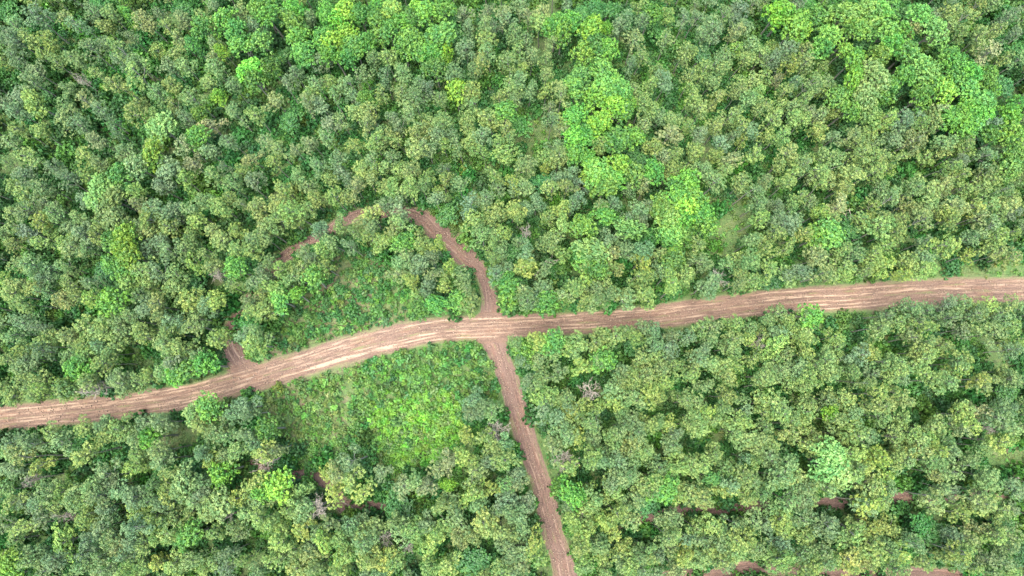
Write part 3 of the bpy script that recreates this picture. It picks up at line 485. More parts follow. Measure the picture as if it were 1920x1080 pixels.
road_strip('bottom_track', M_TRACK, 'track', 'dirt track half hidden by crowns along the bottom edge', 0.000, (0.6,), cap=(True, True))
road_strip('right_track', M_FAINT, 'track', 'faint brown track glimpsed between crowns below the main road', 0.004, (0.6,), cap=(True, True))
road_strip('left_track', M_FAINT, 'track', 'short brown track fragment below the mottled clearing', 0.008, (0.5,), cap=(True, True))
road_strip('loop', M_TRACK, 'track', 'narrow curved dirt track looping round the half-moon clearing', 0.012, (0.6,))
road_strip('south', M_TRACK, 'track', 'straight reddish side track running down from the crossroads', 0.020, (0.7,))
road_strip('main', M_ROAD, 'road', 'wide red dirt road with pale wheel ruts crossing the forest', 0.034, (0.55, 1.35))

# ------------------------------------------------------------------ trees: prototypes
def tube(path, radii, sides=6):
    path = np.asarray(path, float)
    radii = np.asarray(radii, float)
    t = unit(np.gradient(path, axis=0))
    ref = np.where(np.abs(t[:, 2:3]) > 0.9, np.array([[1.0, 0, 0]]), np.array([[0, 0, 1.0]]))
    u = unit(np.cross(t, ref))
    v = np.cross(t, u)
    ang = np.linspace(0, 2 * np.pi, sides, endpoint=False)
    V = path[:, None] + radii[:, None, None] * (np.cos(ang)[None, :, None] * u[:, None] + np.sin(ang)[None, :, None] * v[:, None])
    k = len(path)
    i, j = np.meshgrid(np.arange(k - 1), np.arange(sides), indexing='ij')
    a = (i * sides + j).ravel(); b = (i * sides + (j + 1) % sides).ravel()
    return V.reshape(-1, 3), np.stack([a, b, b + sides, a + sides], 1)

def join(parts):
    V, Q, o = [], [], 0
    for v, q in parts:
        V.append(v); Q.append(q + o); o += len(v)
    return np.vstack(V), np.vstack(Q)

def leaves(r, cents, norms, length, width, var, clump):
    n = len(cents)
    nn = unit(norms)
    t = unit(np.cross(nn, unit(r.normal(size=(n, 3)))))
    b = np.cross(nn, t)
    L = length[:, None]; Wd = width[:, None]
    droop = -0.18 * L * nn
    V = np.stack([cents - t * L * 0.5 + droop, cents + b * Wd * 0.5 - t * L * 0.05, cents + t * L * 0.5 + droop, cents - b * Wd * 0.5 - t * L * 0.05], 1)
    idx = np.arange(n * 4).reshape(n, 4)
    return V.reshape(-1, 3), idx, var, clump

def crown_mesh(name, r, tufts, per, leaf, aspect, shell=0.35, updir=0.45):
    """tufts: list of (centre, radius, outward direction); leaves fan out round each tuft."""
    C, Nm, Ln, Wd, Va, Cl = [], [], [], [], [], []
    for c, rad, outw in tufts:
        k = max(8, int(per * (0.8 + 0.4 * r.random())))
        d = unit(unit(r.normal(size=(k, 3))) + np.asarray(outw) * 0.55)
        q = shell + (1.1 - shell) * r.random(k) ** 0.7
        C.append(np.asarray(c) + d * (rad * q)[:, None] * np.array([1, 1, 0.8]))
        Nm.append(unit(d * 0.8 + r.normal(size=(k, 3)) * 0.4 + np.array([0, 0, updir])))
        ln = leaf * (0.65 + 0.7 * r.random(k))
        Ln.append(ln); Wd.append(ln * aspect * (0.75 + 0.5 * r.random(k)))
        Va.append(r.random(k)); Cl.append(np.full(k, r.random()))
    V, Q, va, cl = leaves(r, np.vstack(C), np.vstack(Nm), np.concatenate(Ln), np.concatenate(Wd), np.concatenate(Va), np.concatenate(Cl))
    return mesh_np(name, V, Q, mat=M_LEAF, face_attr={'var': va, 'clump': cl})

def lobe_tufts(r, c, rad, n, size, low=-0.25):
    """Tufts spread over the upper side of one lobe of a crown."""
    out = []
    a0 = r.random() * 6.28
    for k in range(n):
        zc = 1 - (k + 0.5) / n * (1 - low)
        s = math.sqrt(max(0.0, 1 - zc * zc))
        a = a0 + k * 2.39996 + r.normal() * 0.25
        d = np.array([math.cos(a) * s, math.sin(a) * s, zc])
        p = np.asarray(c) + d * rad * (0.82 + 0.3 * r.random()) * np.array([1, 1, 0.8])
        out.append((p, size * (0.75 + 0.5 * r.random()), d))
    return out

def limb_path(r, a, b, n=5, sag=0.15):
    t = np.linspace(0, 1, n)[:, None]
    p = a + (b - a) * t
    p[1:-1] += r.normal(size=(n - 2, 3)) * sag
    p[:, 2] += np.sin(t[:, 0] * np.pi) * 0.12 * np.linalg.norm(b - a)
    return p

def plantation_proto(seed):
    """Slim plantation tree, 12 m tall, crown radius about 1.9 m: (trunk mesh, crown mesh)."""
    r = np.random.default_rng(seed)
    Ht, R = 12.0, 1.4
    lean = r.normal(size=2) * 0.25
    tz = np.linspace(0, Ht - 1.2, 9)
    path = np.stack([lean[0] * (tz / Ht) ** 2 + 0.06 * np.sin(tz + seed), lean[1] * (tz / Ht) ** 2 + 0.06 * np.cos(tz * 0.8 + seed), tz], 1)
    path[0, 2] = -0.4
    parts = [tube(path, np.linspace(0.10, 0.035, 9), 7)]
    tufts = []
    nb = int(r.integers(5, 9))
    a0 = r.random() * 6.28
    ex = 0.78 + 0.45 * r.random()
    for k in range(nb):
        ang = a0 + k * 2.4 + r.normal() * 0.35
        rr = 0.0 if k == 0 else R * 0.86 * math.sqrt((k + 0.3) / nb) * (0.75 + 0.5 * r.random())
        z = Ht - 0.6 - 2.4 * (rr / R) ** 1.4 - r.random() ** 1.3 * 1.6
        c = np.array([lean[0] + rr * math.cos(ang) * ex, lean[1] + rr * math.sin(ang) / ex, z])
        s = 0.36 + 0.32 * r.random()
        tufts += lobe_tufts(r, c, s, int(6 + 9 * s), 0.23)
        lc = np.array([lean[0], lean[1], 0]) + (c - np.array([lean[0], lean[1], 0])) * np.array([0.85, 0.85, 1])
        if k > 0: tufts += lobe_tufts(r, lc + np.array([r.normal() * 0.25, r.normal() * 0.25, -1.1 - 0.7 * r.random()]), s * 0.9, 6, 0.25)
        if k % 2 == 0: tufts += lobe_tufts(r, lc * np.array([0.8, 0.8, 1]) + np.array([r.normal() * 0.25, r.normal() * 0.25, -2.4 - 1.0 * r.random()]), s * 0.85, 6, 0.25)
        hz = max(4.5, z - 1.2 - rr * 0.9)
        b0 = np.array([np.interp(hz, path[:, 2], path[:, 0]), np.interp(hz, path[:, 2], path[:, 1]), hz])
        parts.append(tube(limb_path(r, b0, c, 5, 0.08), np.linspace(0.055, 0.018, 5), 5))
    V, Q = join(parts)
    return (mesh_np('trunk', V, Q, mat=M_BARK, smooth=True), crown_mesh('crown', r, tufts, 22, 0.175, 0.55))

def broadleaf_proto(seed):
    """Round-headed broadleaf tree, 10 m tall, crown radius about 2.2 m."""
    r = np.random.default_rng(seed + 500)
    Ht, R = 10.0, 2.2
    tz = np.linspace(-0.4, Ht - 2.5, 7)
    path = np.stack([0.1 * np.sin(tz * 0.7 + seed), 0.1 * np.cos(tz * 0.6 + seed), tz], 1)
    parts = [tube(path, np.linspace(0.2, 0.07, 7), 7)]
    tufts = []
    nb = int(r.integers(9, 13))
    a0 = r.random() * 6.28
    for k in range(nb):
        ang = a0 + k * 2.4 + r.normal() * 0.25
        rr = 0.0 if k == 0 else R * 0.75 * math.sqrt((k + 0.3) / nb) * (0.88 + 0.22 * r.random())
        z = Ht - 0.8 - 2.9 * (rr / R) ** 1.9 - r.random() * 0.6
        c = np.array([rr * math.cos(ang), rr * math.sin(ang), z])
        s = 0.66 + 0.25 * r.random()
        tufts += lobe_tufts(r, c, s, 11, 0.34)
        hz = max(3.0, z - 1.0 - rr * 0.8)
        parts.append(tube(limb_path(r, np.array([0.05, 0.05, hz]), c, 5, 0.08), np.linspace(0.07, 0.02, 5), 5))
    V, Q = join(parts)
    return (mesh_np('trunk', V, Q, mat=M_BARK, smooth=True), crown_mesh('crown', r, tufts, 15, 0.29, 0.66, 0.4, 0.6))

def shrub_proto(seed):
    """Low bush of unit radius, about 1.3 high, leaves down to the ground."""
    r = np.random.default_rng(seed + 900)
    tufts = []
    nb = int(r.integers(4, 8))
    for k in range(nb):
        ang = k * 2.4 + r.normal() * 0.4
        rr = 0.62 * math.sqrt((k + 0.2) / nb)
        z = 0.75 - 0.4 * (rr / 0.62) ** 2 - r.random() * 0.25
        tufts += lobe_tufts(r, np.array([rr * math.cos(ang), rr * math.sin(ang), z]), 0.30 + 0.16 * r.random(), 7, 0.17)
    return crown_mesh('shrub', r, tufts, 10, 0.25, 0.6, 0.3, 0.6)

def herb_proto(seed):
    """Coarse-leaved weed clump of unit radius, about one high: (few large leaves that stand apart)."""
    r = np.random.default_rng(seed + 1100)
    tufts = []
    for k in range(int(r.integers(4, 7))):
        a = k * 2.4 + r.normal() * 0.4
        q = 0.6 * math.sqrt((k + 0.2) / 6)
        tufts.append((np.array([q * math.cos(a), q * math.sin(a), 0.75 - 0.45 * q + r.normal() * 0.12]), 0.42, np.array([math.cos(a) * 0.5, math.sin(a) * 0.5, 0.8])))
    return crown_mesh('weed_clump', r, tufts, 11, 0.44, 0.55, 0.25, 0.7)

def branchy(r, start, direction, length, radius, depth, parts, spread=0.7):
    n = 5
    pts = [start]
    d = unit(direction)
    for k in range(n - 1):
        d = unit(d + r.normal(size=3) * 0.16)
        pts.append(pts[-1] + d * length / (n - 1))
    pts = np.array(pts)
    parts.append(tube(pts, np.linspace(radius, radius * 0.4, n), 5 if depth > 1 else 4))
    if depth == 0: return
    kids = int(r.integers(3, 5))
    for k in range(kids):
        t = 0.35 + 0.65 * (k + 1) / kids
        p = pts[0] + (pts[-1] - pts[0]) * t if t < 1 else pts[-1]
        i = min(int(t * (n - 1)), n - 2)
        p = pts[i] + (pts[i + 1] - pts[i]) * (t * (n - 1) - i)
        nd = unit(d + r.normal(size=3) * spread + np.array([0, 0, 0.25]))
        branchy(r, p, nd, length * (0.5 + 0.2 * r.random()), max(radius * 0.6, 0.018), depth - 1, parts, spread)

def dead_proto(seed):
    """Leafless bleached tree 10 m tall: (trunk mesh, branches mesh)."""
    r = np.random.default_rng(seed + 1300)
    tz = np.linspace(-0.4, 7.5, 7)
    path = np.stack([0.12 * np.sin(tz * 0.6 + seed), 0.12 * np.cos(tz * 0.5 + seed), tz], 1)
    tr = tube(path, np.linspace(0.18, 0.1, 7), 7)
    parts = []
    for k in range(11):
        z = 4.8 + 2.7 * k / 10
        a = k * 2.4 + r.random()
        d = np.array([math.cos(a), math.sin(a), 0.8 + 0.6 * r.random()])
        branchy(r, np.array([np.interp(z, tz, path[:, 0]), np.interp(z, tz, path[:, 1]), z]), d, 1.1 + 0.7 * r.random(), 0.055, 3, parts, 0.85)
    V, Q = join(parts)
    return (mesh_np('trunk', tr[0], tr[1], mat=M_DEAD, smooth=True), mesh_np('branches', V, Q, mat=M_DEAD, smooth=True))

PLANT = [plantation_proto(i) for i in range(16)]
BROAD = [broadleaf_proto(i) for i in range(7)]
SHRUB = [shrub_proto(i) for i in range(7)]
HERB = [herb_proto(i) for i in range(6)]
DEAD = [dead_proto(i) for i in range(5)]

# ------------------------------------------------------------------ tones: own colour of the leaves, and of the younger sprays
TONE = {
    'g': ((0.072, 0.138, 0.056), (0.136, 0.214, 0.083)),
    'm': ((0.075, 0.148, 0.046), (0.156, 0.234, 0.074)),
    'y': ((0.086, 0.160, 0.039), (0.194, 0.268, 0.067)),
    'Y': ((0.108, 0.186, 0.036), (0.245, 0.308, 0.064)),
    'o': ((0.096, 0.158, 0.049), (0.208, 0.264, 0.080)),
    't': ((0.106, 0.152, 0.060), (0.224, 0.256, 0.100)),
    'b': ((0.046, 0.142, 0.025), (0.116, 0.260, 0.033)),
    'l': ((0.080, 0.200, 0.024), (0.178, 0.318, 0.032)),
    'P': ((0.066, 0.170, 0.034), (0.152, 0.285, 0.050)),
    'p': ((0.082, 0.172, 0.048), (0.172, 0.280, 0.076)),
    'u': ((0.028, 0.106, 0.025), (0.058, 0.170, 0.034)),
}
WORD = {'g': 'grey-green', 'm': 'dull green', 'y': 'yellow-green', 'Y': 'golden-green', 'o': 'khaki', 't': 'tan', 'b': 'bright green', 'l': 'lime green',
        'P': 'fresh green', 'p': 'pale mint', 'u': 'dark green', 'd': 'bare grey'}

def toned(r, k):
    a, b = TONE[k]
    wd = 1.7 if k in 'blPpu' else 1.0
    j = np.exp(r.normal(size=3) * np.array([0.055, 0.045, 0.08]) * wd) * math.exp(r.normal() * 0.08 * wd)
    return [float(v) for v in np.array(a) * j], [float(v) for v in np.array(b) * j]

# ------------------------------------------------------------------ where the trees stand
class T: pass
trees = []
rr = np.random.default_rng(21)
for (tx, ty), txt in TILES.items():
    for e in txt.split(';'):
        x, y, c = e.split()
        t = T()
        t.px, t.py = tx * 640 + float(x) / 3, ty * 360 + float(y) / 3
        t.k = c[0]
        t.size = int(c[1]) if len(c) > 1 else 1
        if t.k in 'gmyYot':
            t.kind = 'plantation' if t.k in 'gmy' else 'yellowing'
            t.H = 11.4 + rr.normal() * 1.2 + (0.8 if t.size == 2 else -1.0 if t.size == 0 else 0)
            t.R = (1.1, 1.4, 1.7)[t.size] * (0.85 + 0.32 * rr.random())
        elif t.k == 'd':
            t.kind = 'dead'; t.H = 9.5 + rr.random() * 2; t.R = (1.1, 1.5, 1.9)[t.size]
        elif t.k == 'u':
            t.kind = 'understory'; t.H = 5.5 + rr.random() * 2; t.R = (1.6, 2.1, 2.6)[t.size]
        else:
            t.kind = 'broadleaf'; t.H = 10.9 + rr.random() * 1.8 + (0.8 if t.k in 'pPl' else 0) + (-1.8 if t.size == 0 else 0)
            t.R = (1.35, 2.15, 2.6)[t.size] * (0.95 + 0.15 * rr.random())
        p = ground_at(t.px, t.py, t.H - 1.2)
        t.x, t.y = p[0], p[1]
        trees.append(t)

N_ROAD = len(LINES['main'])
N_MAIN = len(LINES['main']) + len(LINES['south'])      # on the wide roads crowns overhang less
# keep trunks off the roads and apart from one another
for t in trees:
    for _ in range(6):
        d = np.linalg.norm(ALLROAD[:, :2] - (t.x, t.y), axis=1) - ALLROAD[:, 2] / 2
        i = d.argmin()
        need = (0.35 + (0.35 if i < N_ROAD else 0.85) * t.R) if i < N_MAIN else 0.15
        if d[i] > need: break
        v = np.array((t.x, t.y)) - ALLROAD[i, :2]
        nv = np.linalg.norm(v)
        v = v / nv if nv > 0.05 else np.array((0.0, 1.0))
        t.x += v[0] * (need - d[i] + 0.05); t.y += v[1] * (need - d[i] + 0.05)
OPEN = [(432, 648, 20), (445, 674, 24), (461, 697, 26), (432, 610, 9), (548, 472, 12), (575, 460, 12), (612, 438, 9),
        (798, 412, 18), (815, 432, 18), (845, 455, 18), (868, 478, 18), (893, 500, 22), (908, 525, 22), (917, 552, 24), (920, 580, 26), (905, 602, 26), (880, 612, 24), (853, 604, 16), (838, 612, 14),
        (1232, 966, 10), (1300, 956, 16), (1340, 953, 18), (1380, 952, 14), (1545, 945, 19), (1575, 944, 19), (650, 948, 16), (690, 947, 8),
        (1400, 1064, 14), (1440, 1062, 14), (1490, 1068, 14), (1620, 1074, 14), (1660, 1074, 14), (1720, 1076, 14), (1790, 1078, 12), (1290, 1078, 10)]
def clear_spots(t, push):
    for _ in range(6):
        moved = False
        for ax, ay, ar in OPEN:
            qx, qy = to_photo(np.array([t.x, t.y, t.H - 2.0]))
            lim = ar * 0.8 + 0.8 * t.R * F_PX / (CAM_H - t.H)
            d = math.hypot(qx - ax, qy - ay)
            if d < lim:
                if not push: return False
                m = (lim - d) / (F_PX / (CAM_H - t.H)) / max(d, 1e-3)
                t.x += (qx - ax) * m; t.y -= (qy - ay) * m
                moved = True
        if not moved: break
    return True
for t in trees: clear_spots(t, True)
GAPP = [tuple(map(float, g.split())) for g in GAPS.split(';')]
def in_gap(t, f):
    qx, qy = to_photo(np.array([t.x, t.y, t.H - 2.0]))
    return any((qx - a) ** 2 + (qy - c) ** 2 < (f * r) ** 2 for a, c, r in GAPP)
trees = [t for t in trees if not (t.kind == 'plantation' and in_gap(t, 0.62))]
trees = [t for t in trees if road_gap(np.array([[t.x, t.y]]))[0] > 0.05]
kept = []
for t in sorted(trees, key=lambda t: (t.kind == 'plantation', -t.R)):
    lim = 1.05 if t.kind in ('dead', 'understory') else 1.3 if t.kind in ('plantation', 'yellowing') else 1.35
    if all((t.x - q.x) ** 2 + (t.y - q.y) ** 2 > lim * lim for q in kept): kept.append(t)
trees = kept

# trees that the frame's edge or neighbours hide: fill the forest beyond the picture and the few blanks in it
def poisson(n_try, box, dist, ok, seed, existing=None):
    r = np.random.default_rng(seed)
    cell = dist
    grid = {}
    pts = []
    def put(p): grid.setdefault((int(p[0] // cell), int(p[1] // cell)), []).append(p)
    for p in (existing if existing is not None else []): put(p)
    cand = np.column_stack([r.uniform(box[0], box[1], n_try), r.uniform(box[2], box[3], n_try)])
    cand = cand[ok(cand)]
    for p in cand:
        i, j = int(p[0] // cell), int(p[1] // cell)
        if any((p[0] - q[0]) ** 2 + (p[1] - q[1]) ** 2 < dist * dist for a in (-1, 0, 1) for b in (-1, 0, 1) for q in grid.get((i + a, j + b), ())): continue
        put(p); pts.append(p)
    return np.array(pts)

CLEAR = [HALFMOON, THICKET, MOTTLED, VERGE] + GRASSY
def forest_ok(xy, gaps=True, road=0.7):
    ok = (road_gap(xy, ('main', 'south')) > road) & (road_gap(xy) > 0.15)
    for c in CLEAR: ok &= ~in_poly(xy, c)
    if gaps:
        for gx_, gy_, gr in GAPW: ok &= (xy[:, 0] - gx_) ** 2 + (xy[:, 1] - gy_) ** 2 > gr * gr
    return ok
BOX = (-112, 112, -46, 84)
base = list(trees)
fill = poisson(12000, BOX, 2.75, forest_ok, 31, [(t.x, t.y) for t in trees])
for p in fill:
    t = T()
    t.kind = 'filler'; t.k = rr.choice(list('ggmmyy')); t.size = 1
    t.H = 10.2 + rr.normal() * 0.9; t.R = 1.4 * (0.85 + 0.35 * rr.random()); t.x, t.y = p
    near = min(base, key=lambda q: (q.x - t.x) ** 2 + (q.y - t.y) ** 2)
    if near.kind == 'broadleaf' and (near.x - t.x) ** 2 + (near.y - t.y) ** 2 < 20: t.k = 'b'
    if not clear_spots(t, False) or in_gap(t, 1.1): continue
    trees.append(t)
print('trees', len(trees), {k: sum(t.kind == k for t in trees) for k in ('plantation', 'yellowing', 'broadleaf', 'understory', 'dead', 'filler')})

# ------------------------------------------------------------------ labels: each tree is told by its nearest landmark
MARKS = [('the crossroads', 920, 608), ('the white starburst dead tree', 1140, 208), ('the half-moon clearing', 640, 560), ('the bright green thicket', 770, 780),
         ("the loop track's lower end", 462, 700), ("the loop track's top bend", 792, 405), ("the side track's bend", 1000, 862),
         ("the side track's bottom end", 1055, 1070), ("the main road's left end", 10, 785), ("the main road's right end", 1910, 545),
         ('the top left corner', 0, 0), ('the top right corner', 1920, 0), ('the bottom left corner', 0, 1080), ('the bottom right corner', 1920, 1080),
         ('the middle of the top edge', 960, 0), ('the middle of the left edge', 0, 400), ('the middle of the right edge', 1920, 280),
         ('the tall pale mint pair', 195, 385), ('the pale golden tree', 987, 484), ('the big fresh green trees', 1265, 410),
         ('the tan leaning tree', 1868, 92), ('the brown grassy gap', 990, 258), ('the grassy strip', 1372, 430), ('the broadest pale mint tree', 1568, 870),
         ('the whitest dead tree', 590, 952), ('the grassy verge', 1860, 508), ('the tall lime tree', 280, 283), ('the small round lime tree', 853, 165),
         ('the mottled gap', 335, 808), ('the hidden brown track', 1330, 957), ('the bottom edge dirt patch', 1640, 1072), ('the roadside dead grey tree', 1357, 520),
         ('the lower mint tree pair', 340, 912), ('the roadside white dead tree', 167, 733), ('the upper mint tree cluster', 1640, 158),
         ("the side track's dead tree", 1060, 867), ('the lower left edge', 420, 1080), ('the upper left shade gap', 150, 190),
         ('the dark hole', 1590, 217), ('the dark shrubby gap', 1775, 765)]
SMARKS = [("the half-moon clearing's top", 665, 470), ("the half-moon clearing's left tip", 490, 680), ("the half-moon clearing's right tip", 790, 600), ("the half-moon clearing's middle", 640, 560),
          ("the half-moon clearing's roadside edge", 630, 640), ("the bright thicket's top left", 790, 665), ("the bright thicket's top right", 905, 660), ("the bright thicket's right edge", 925, 740),
          ("the bright thicket's bottom", 800, 870), ("the bright thicket's middle", 800, 760), ("the mottled clearing's left tip", 470, 770), ("the mottled clearing's right end", 680, 750),
          ("the mottled clearing's bottom", 590, 840), ("the mottled clearing's middle", 580, 780)]
ORD = ['closest', 'second closest', 'third closest', 'fourth closest', 'fifth closest', 'sixth closest', 'seventh closest', 'eighth closest', 'ninth closest', 'tenth closest',
       'eleventh closest', 'twelfth closest', 'thirteenth closest', 'fourteenth closest', 'fifteenth closest']
SECT = ['to the right of', 'above and right of', 'above', 'above and left of', 'to the left of', 'below and left of', 'below', 'below and right of']
RANK = {}
def where(px, py, word, MARKS):
    d = [math.hypot(px - a, py - b) for _, a, b in MARKS]
    order = sorted(range(len(MARKS)), key=lambda i: d[i])
    i = order[0]
    nm, a, b = MARKS[i]
    edge = 'corner' in nm or nm.endswith('edge')
    sec = '' if edge else SECT[int(round(math.atan2(b - py, px - a) / (math.pi / 4))) % 8]
    return (word, nm, sec), d[i]
def assign_labels(items, noun, marks=MARKS):
    """items: (thing, px, py, word). The closest of its look in its direction from a landmark comes first."""
    by = {}
    for o, px, py, w in items:
        key, dist = where(px, py, w, marks)
        by.setdefault(key, []).append((dist, o))
    for (w, nm, sec), lst in by.items():
        lst.sort(key=lambda q: q[0])
        for i, (dist, o) in enumerate(lst):
            pre = f'{w} {noun}, ' + (f'{ORD[min(i, 14)]} ' if True else '')
            o['label'] = pre + (f'{sec} {nm}' if sec else f'to {nm}')

# ------------------------------------------------------------------ build the trees one by one
def place(name, trunk, crown, t, base_h, base_r, parts=('trunk', 'crown')):
    e = bpy.data.objects.new(name, None)
    e.empty_display_size = 0.3
    COL.objects.link(e)
    s = t.R / base_r
    e.location = (t.x, t.y, ground_z(t.x, t.y))
    ax = math.exp(rr.normal() * 0.10)
    e.scale = (s * ax, s / ax, t.H / base_h)
    e.rotation_euler = (rr.normal() * 0.03, rr.normal() * 0.03, rr.random() * 6.28)
    a = link(parts[0], trunk, e)
    b = link(parts[1], crown, e)
    if t.k in TONE:
        b['tone'], b['young'] = toned(rr, t.k)
    return e, a, b

pl = [t for t in trees if t.kind == 'plantation' and -10 < t.px < 1930 and -10 < t.py < 1090]
pl.sort(key=lambda t: -(t.R * (1 + 0.15 * rr.random()) * (1.25 if t.H > 11.5 else 1)))
single = set(map(id, pl[:300]))
items = {'plantation': [], 'yellowing': [], 'broadleaf': [], 'understory': [], 'dead': []}
SRC = {}
for t in trees:
    v = int(rr.integers(0, 1000))
    if t.kind == 'plantation' and id(t) in single:
        v %= len(PLANT)
        e, a, b = place('plantation_tree', PLANT[v][0], PLANT[v][1], t, 12.0, 1.4)
        SRC.setdefault(v, (a, b))
        tag(e, None, 'tree', 'plantation trees')
    elif t.kind == 'yellowing':
        v %= len(PLANT)
        e, a, b = place('yellowing_tree', PLANT[v][0], PLANT[v][1], t, 12.0, 1.4)
        tag(e, None, 'tree', 'yellowing plantation trees')
    elif t.kind == 'broadleaf':
        v %= len(BROAD)
        e, a, b = place('broadleaf_tree', BROAD[v][0], BROAD[v][1], t, 10.0, 2.2)
        tag(e, None, 'tree', 'broadleaf trees')
    elif t.kind == 'understory':
        v %= len(BROAD)
        e, a, b = place('understory_tree', BROAD[v][0], BROAD[v][1], t, 10.0, 2.2)
        tag(e, None, 'tree', 'low trees in the canopy gaps')
    elif t.kind == 'dead':
        v %= len(DEAD)
        e, a, b = place('dead_tree', DEAD[v][0], DEAD[v][1], t, 10.0, 2.2, ('trunk', 'branches'))
        tag(e, None, 'dead tree', 'leafless dead trees')
    else:
        t.v = v % len(PLANT)
        continue
    items[t.kind].append((e, t.px, t.py, WORD[t.k]))
assign_labels(items['plantation'], 'plantation tree')
assign_labels(items['yellowing'], 'yellowing tree')
assign_labels(items['broadleaf'], 'broadleaf tree')
assign_labels(items['understory'], 'low tree')
assign_labels(items['dead'], 'leafless dead tree')

# ------------------------------------------------------------------ masses set out with geometry nodes (one object each)
def scatter(name, pts, scale, rot, tone, young, var, sources, label, cat):
    """pts (n,3); sources: list of tuples of objects that are set out together."""
    me = bpy.data.meshes.new(name)
    me.vertices.add(len(pts))
    me.vertices.foreach_set('co', np.asarray(pts, np.float32).ravel())
    for nm, tp, key, dat in (('scl', 'FLOAT_VECTOR', 'vector', scale), ('rot', 'FLOAT_VECTOR', 'vector', rot), ('pick', 'INT', 'value', var)):
        a = me.attributes.new(nm, tp, 'POINT')
        a.data.foreach_set(key, np.asarray(dat, np.int32 if tp == 'INT' else np.float32).ravel())
    for nm, dat in (('tone', tone), ('young', young)):
        a = me.attributes.new(nm, 'FLOAT_COLOR', 'POINT')
        a.data.foreach_set('color', np.column_stack([dat, np.ones(len(dat))]).astype(np.float32).ravel())
    o = link(name, me)
    g = bpy.data.node_groups.new(name + '_nodes', 'GeometryNodeTree')
    g.interface.new_socket('Geometry', in_out='INPUT', socket_type='NodeSocketGeometry')
    g.interface.new_socket('Geometry', in_out='OUTPUT', socket_type='NodeSocketGeometry')
    n, l = g.nodes, g.links
    gi, go = n.new('NodeGroupInput'), n.new('NodeGroupOutput')
    def named(nm, tp):
        a = n.new('GeometryNodeInputNamedAttribute')
        a.data_type = tp
        a.inputs[0].default_value = nm
        return a.outputs[0]
    res = n.new('GeometryNodeJoinGeometry')
    for layer in range(len(sources[0])):
        jn = n.new('GeometryNodeJoinGeometry')
        for s in sources:
            oi = n.new('GeometryNodeObjectInfo')
            oi.transform_space = 'ORIGINAL'
            oi.inputs['Object'].default_value = s[layer]
            oi.inputs['As Instance'].default_value = True
            l.new(oi.outputs['Geometry'], jn.inputs[0])
        ip = n.new('GeometryNodeInstanceOnPoints')
        l.new(gi.outputs[0], ip.inputs['Points'])
        l.new(jn.outputs[0], ip.inputs['Instance'])
        ip.inputs['Pick Instance'].default_value = True
        l.new(named('pick', 'INT'), ip.inputs['Instance Index'])
        e2r = n.new('FunctionNodeEulerToRotation')
        l.new(named('rot', 'FLOAT_VECTOR'), e2r.inputs[0])
        l.new(e2r.outputs[0], ip.inputs['Rotation'])
        l.new(named('scl', 'FLOAT_VECTOR'), ip.inputs['Scale'])
        l.new(ip.outputs[0], res.inputs[0])
    l.new(res.outputs[0], go.inputs[0])
    md = o.modifiers.new('scatter', 'NODES')
    md.node_group = g
    return tag(o, label, cat, kind='stuff')

rest = [t for t in trees if hasattr(t, 'v')]
keys = sorted(SRC)
tn = [toned(rr, t.k) for t in rest]
scatter('forest', [(t.x, t.y, ground_z(t.x, t.y)) for t in rest], [(t.R / 1.4, t.R / 1.4, t.H / 12.0) for t in rest],
        np.column_stack([rr.normal(size=(len(rest), 2)) * 0.03, rr.random(len(rest)) * 6.28]), [a for a, b in tn], [b for a, b in tn],
        rr.integers(0, len(keys), len(rest)), [SRC[k] for k in keys], 'smaller plantation trees filling in the rest of the forest', 'forest')

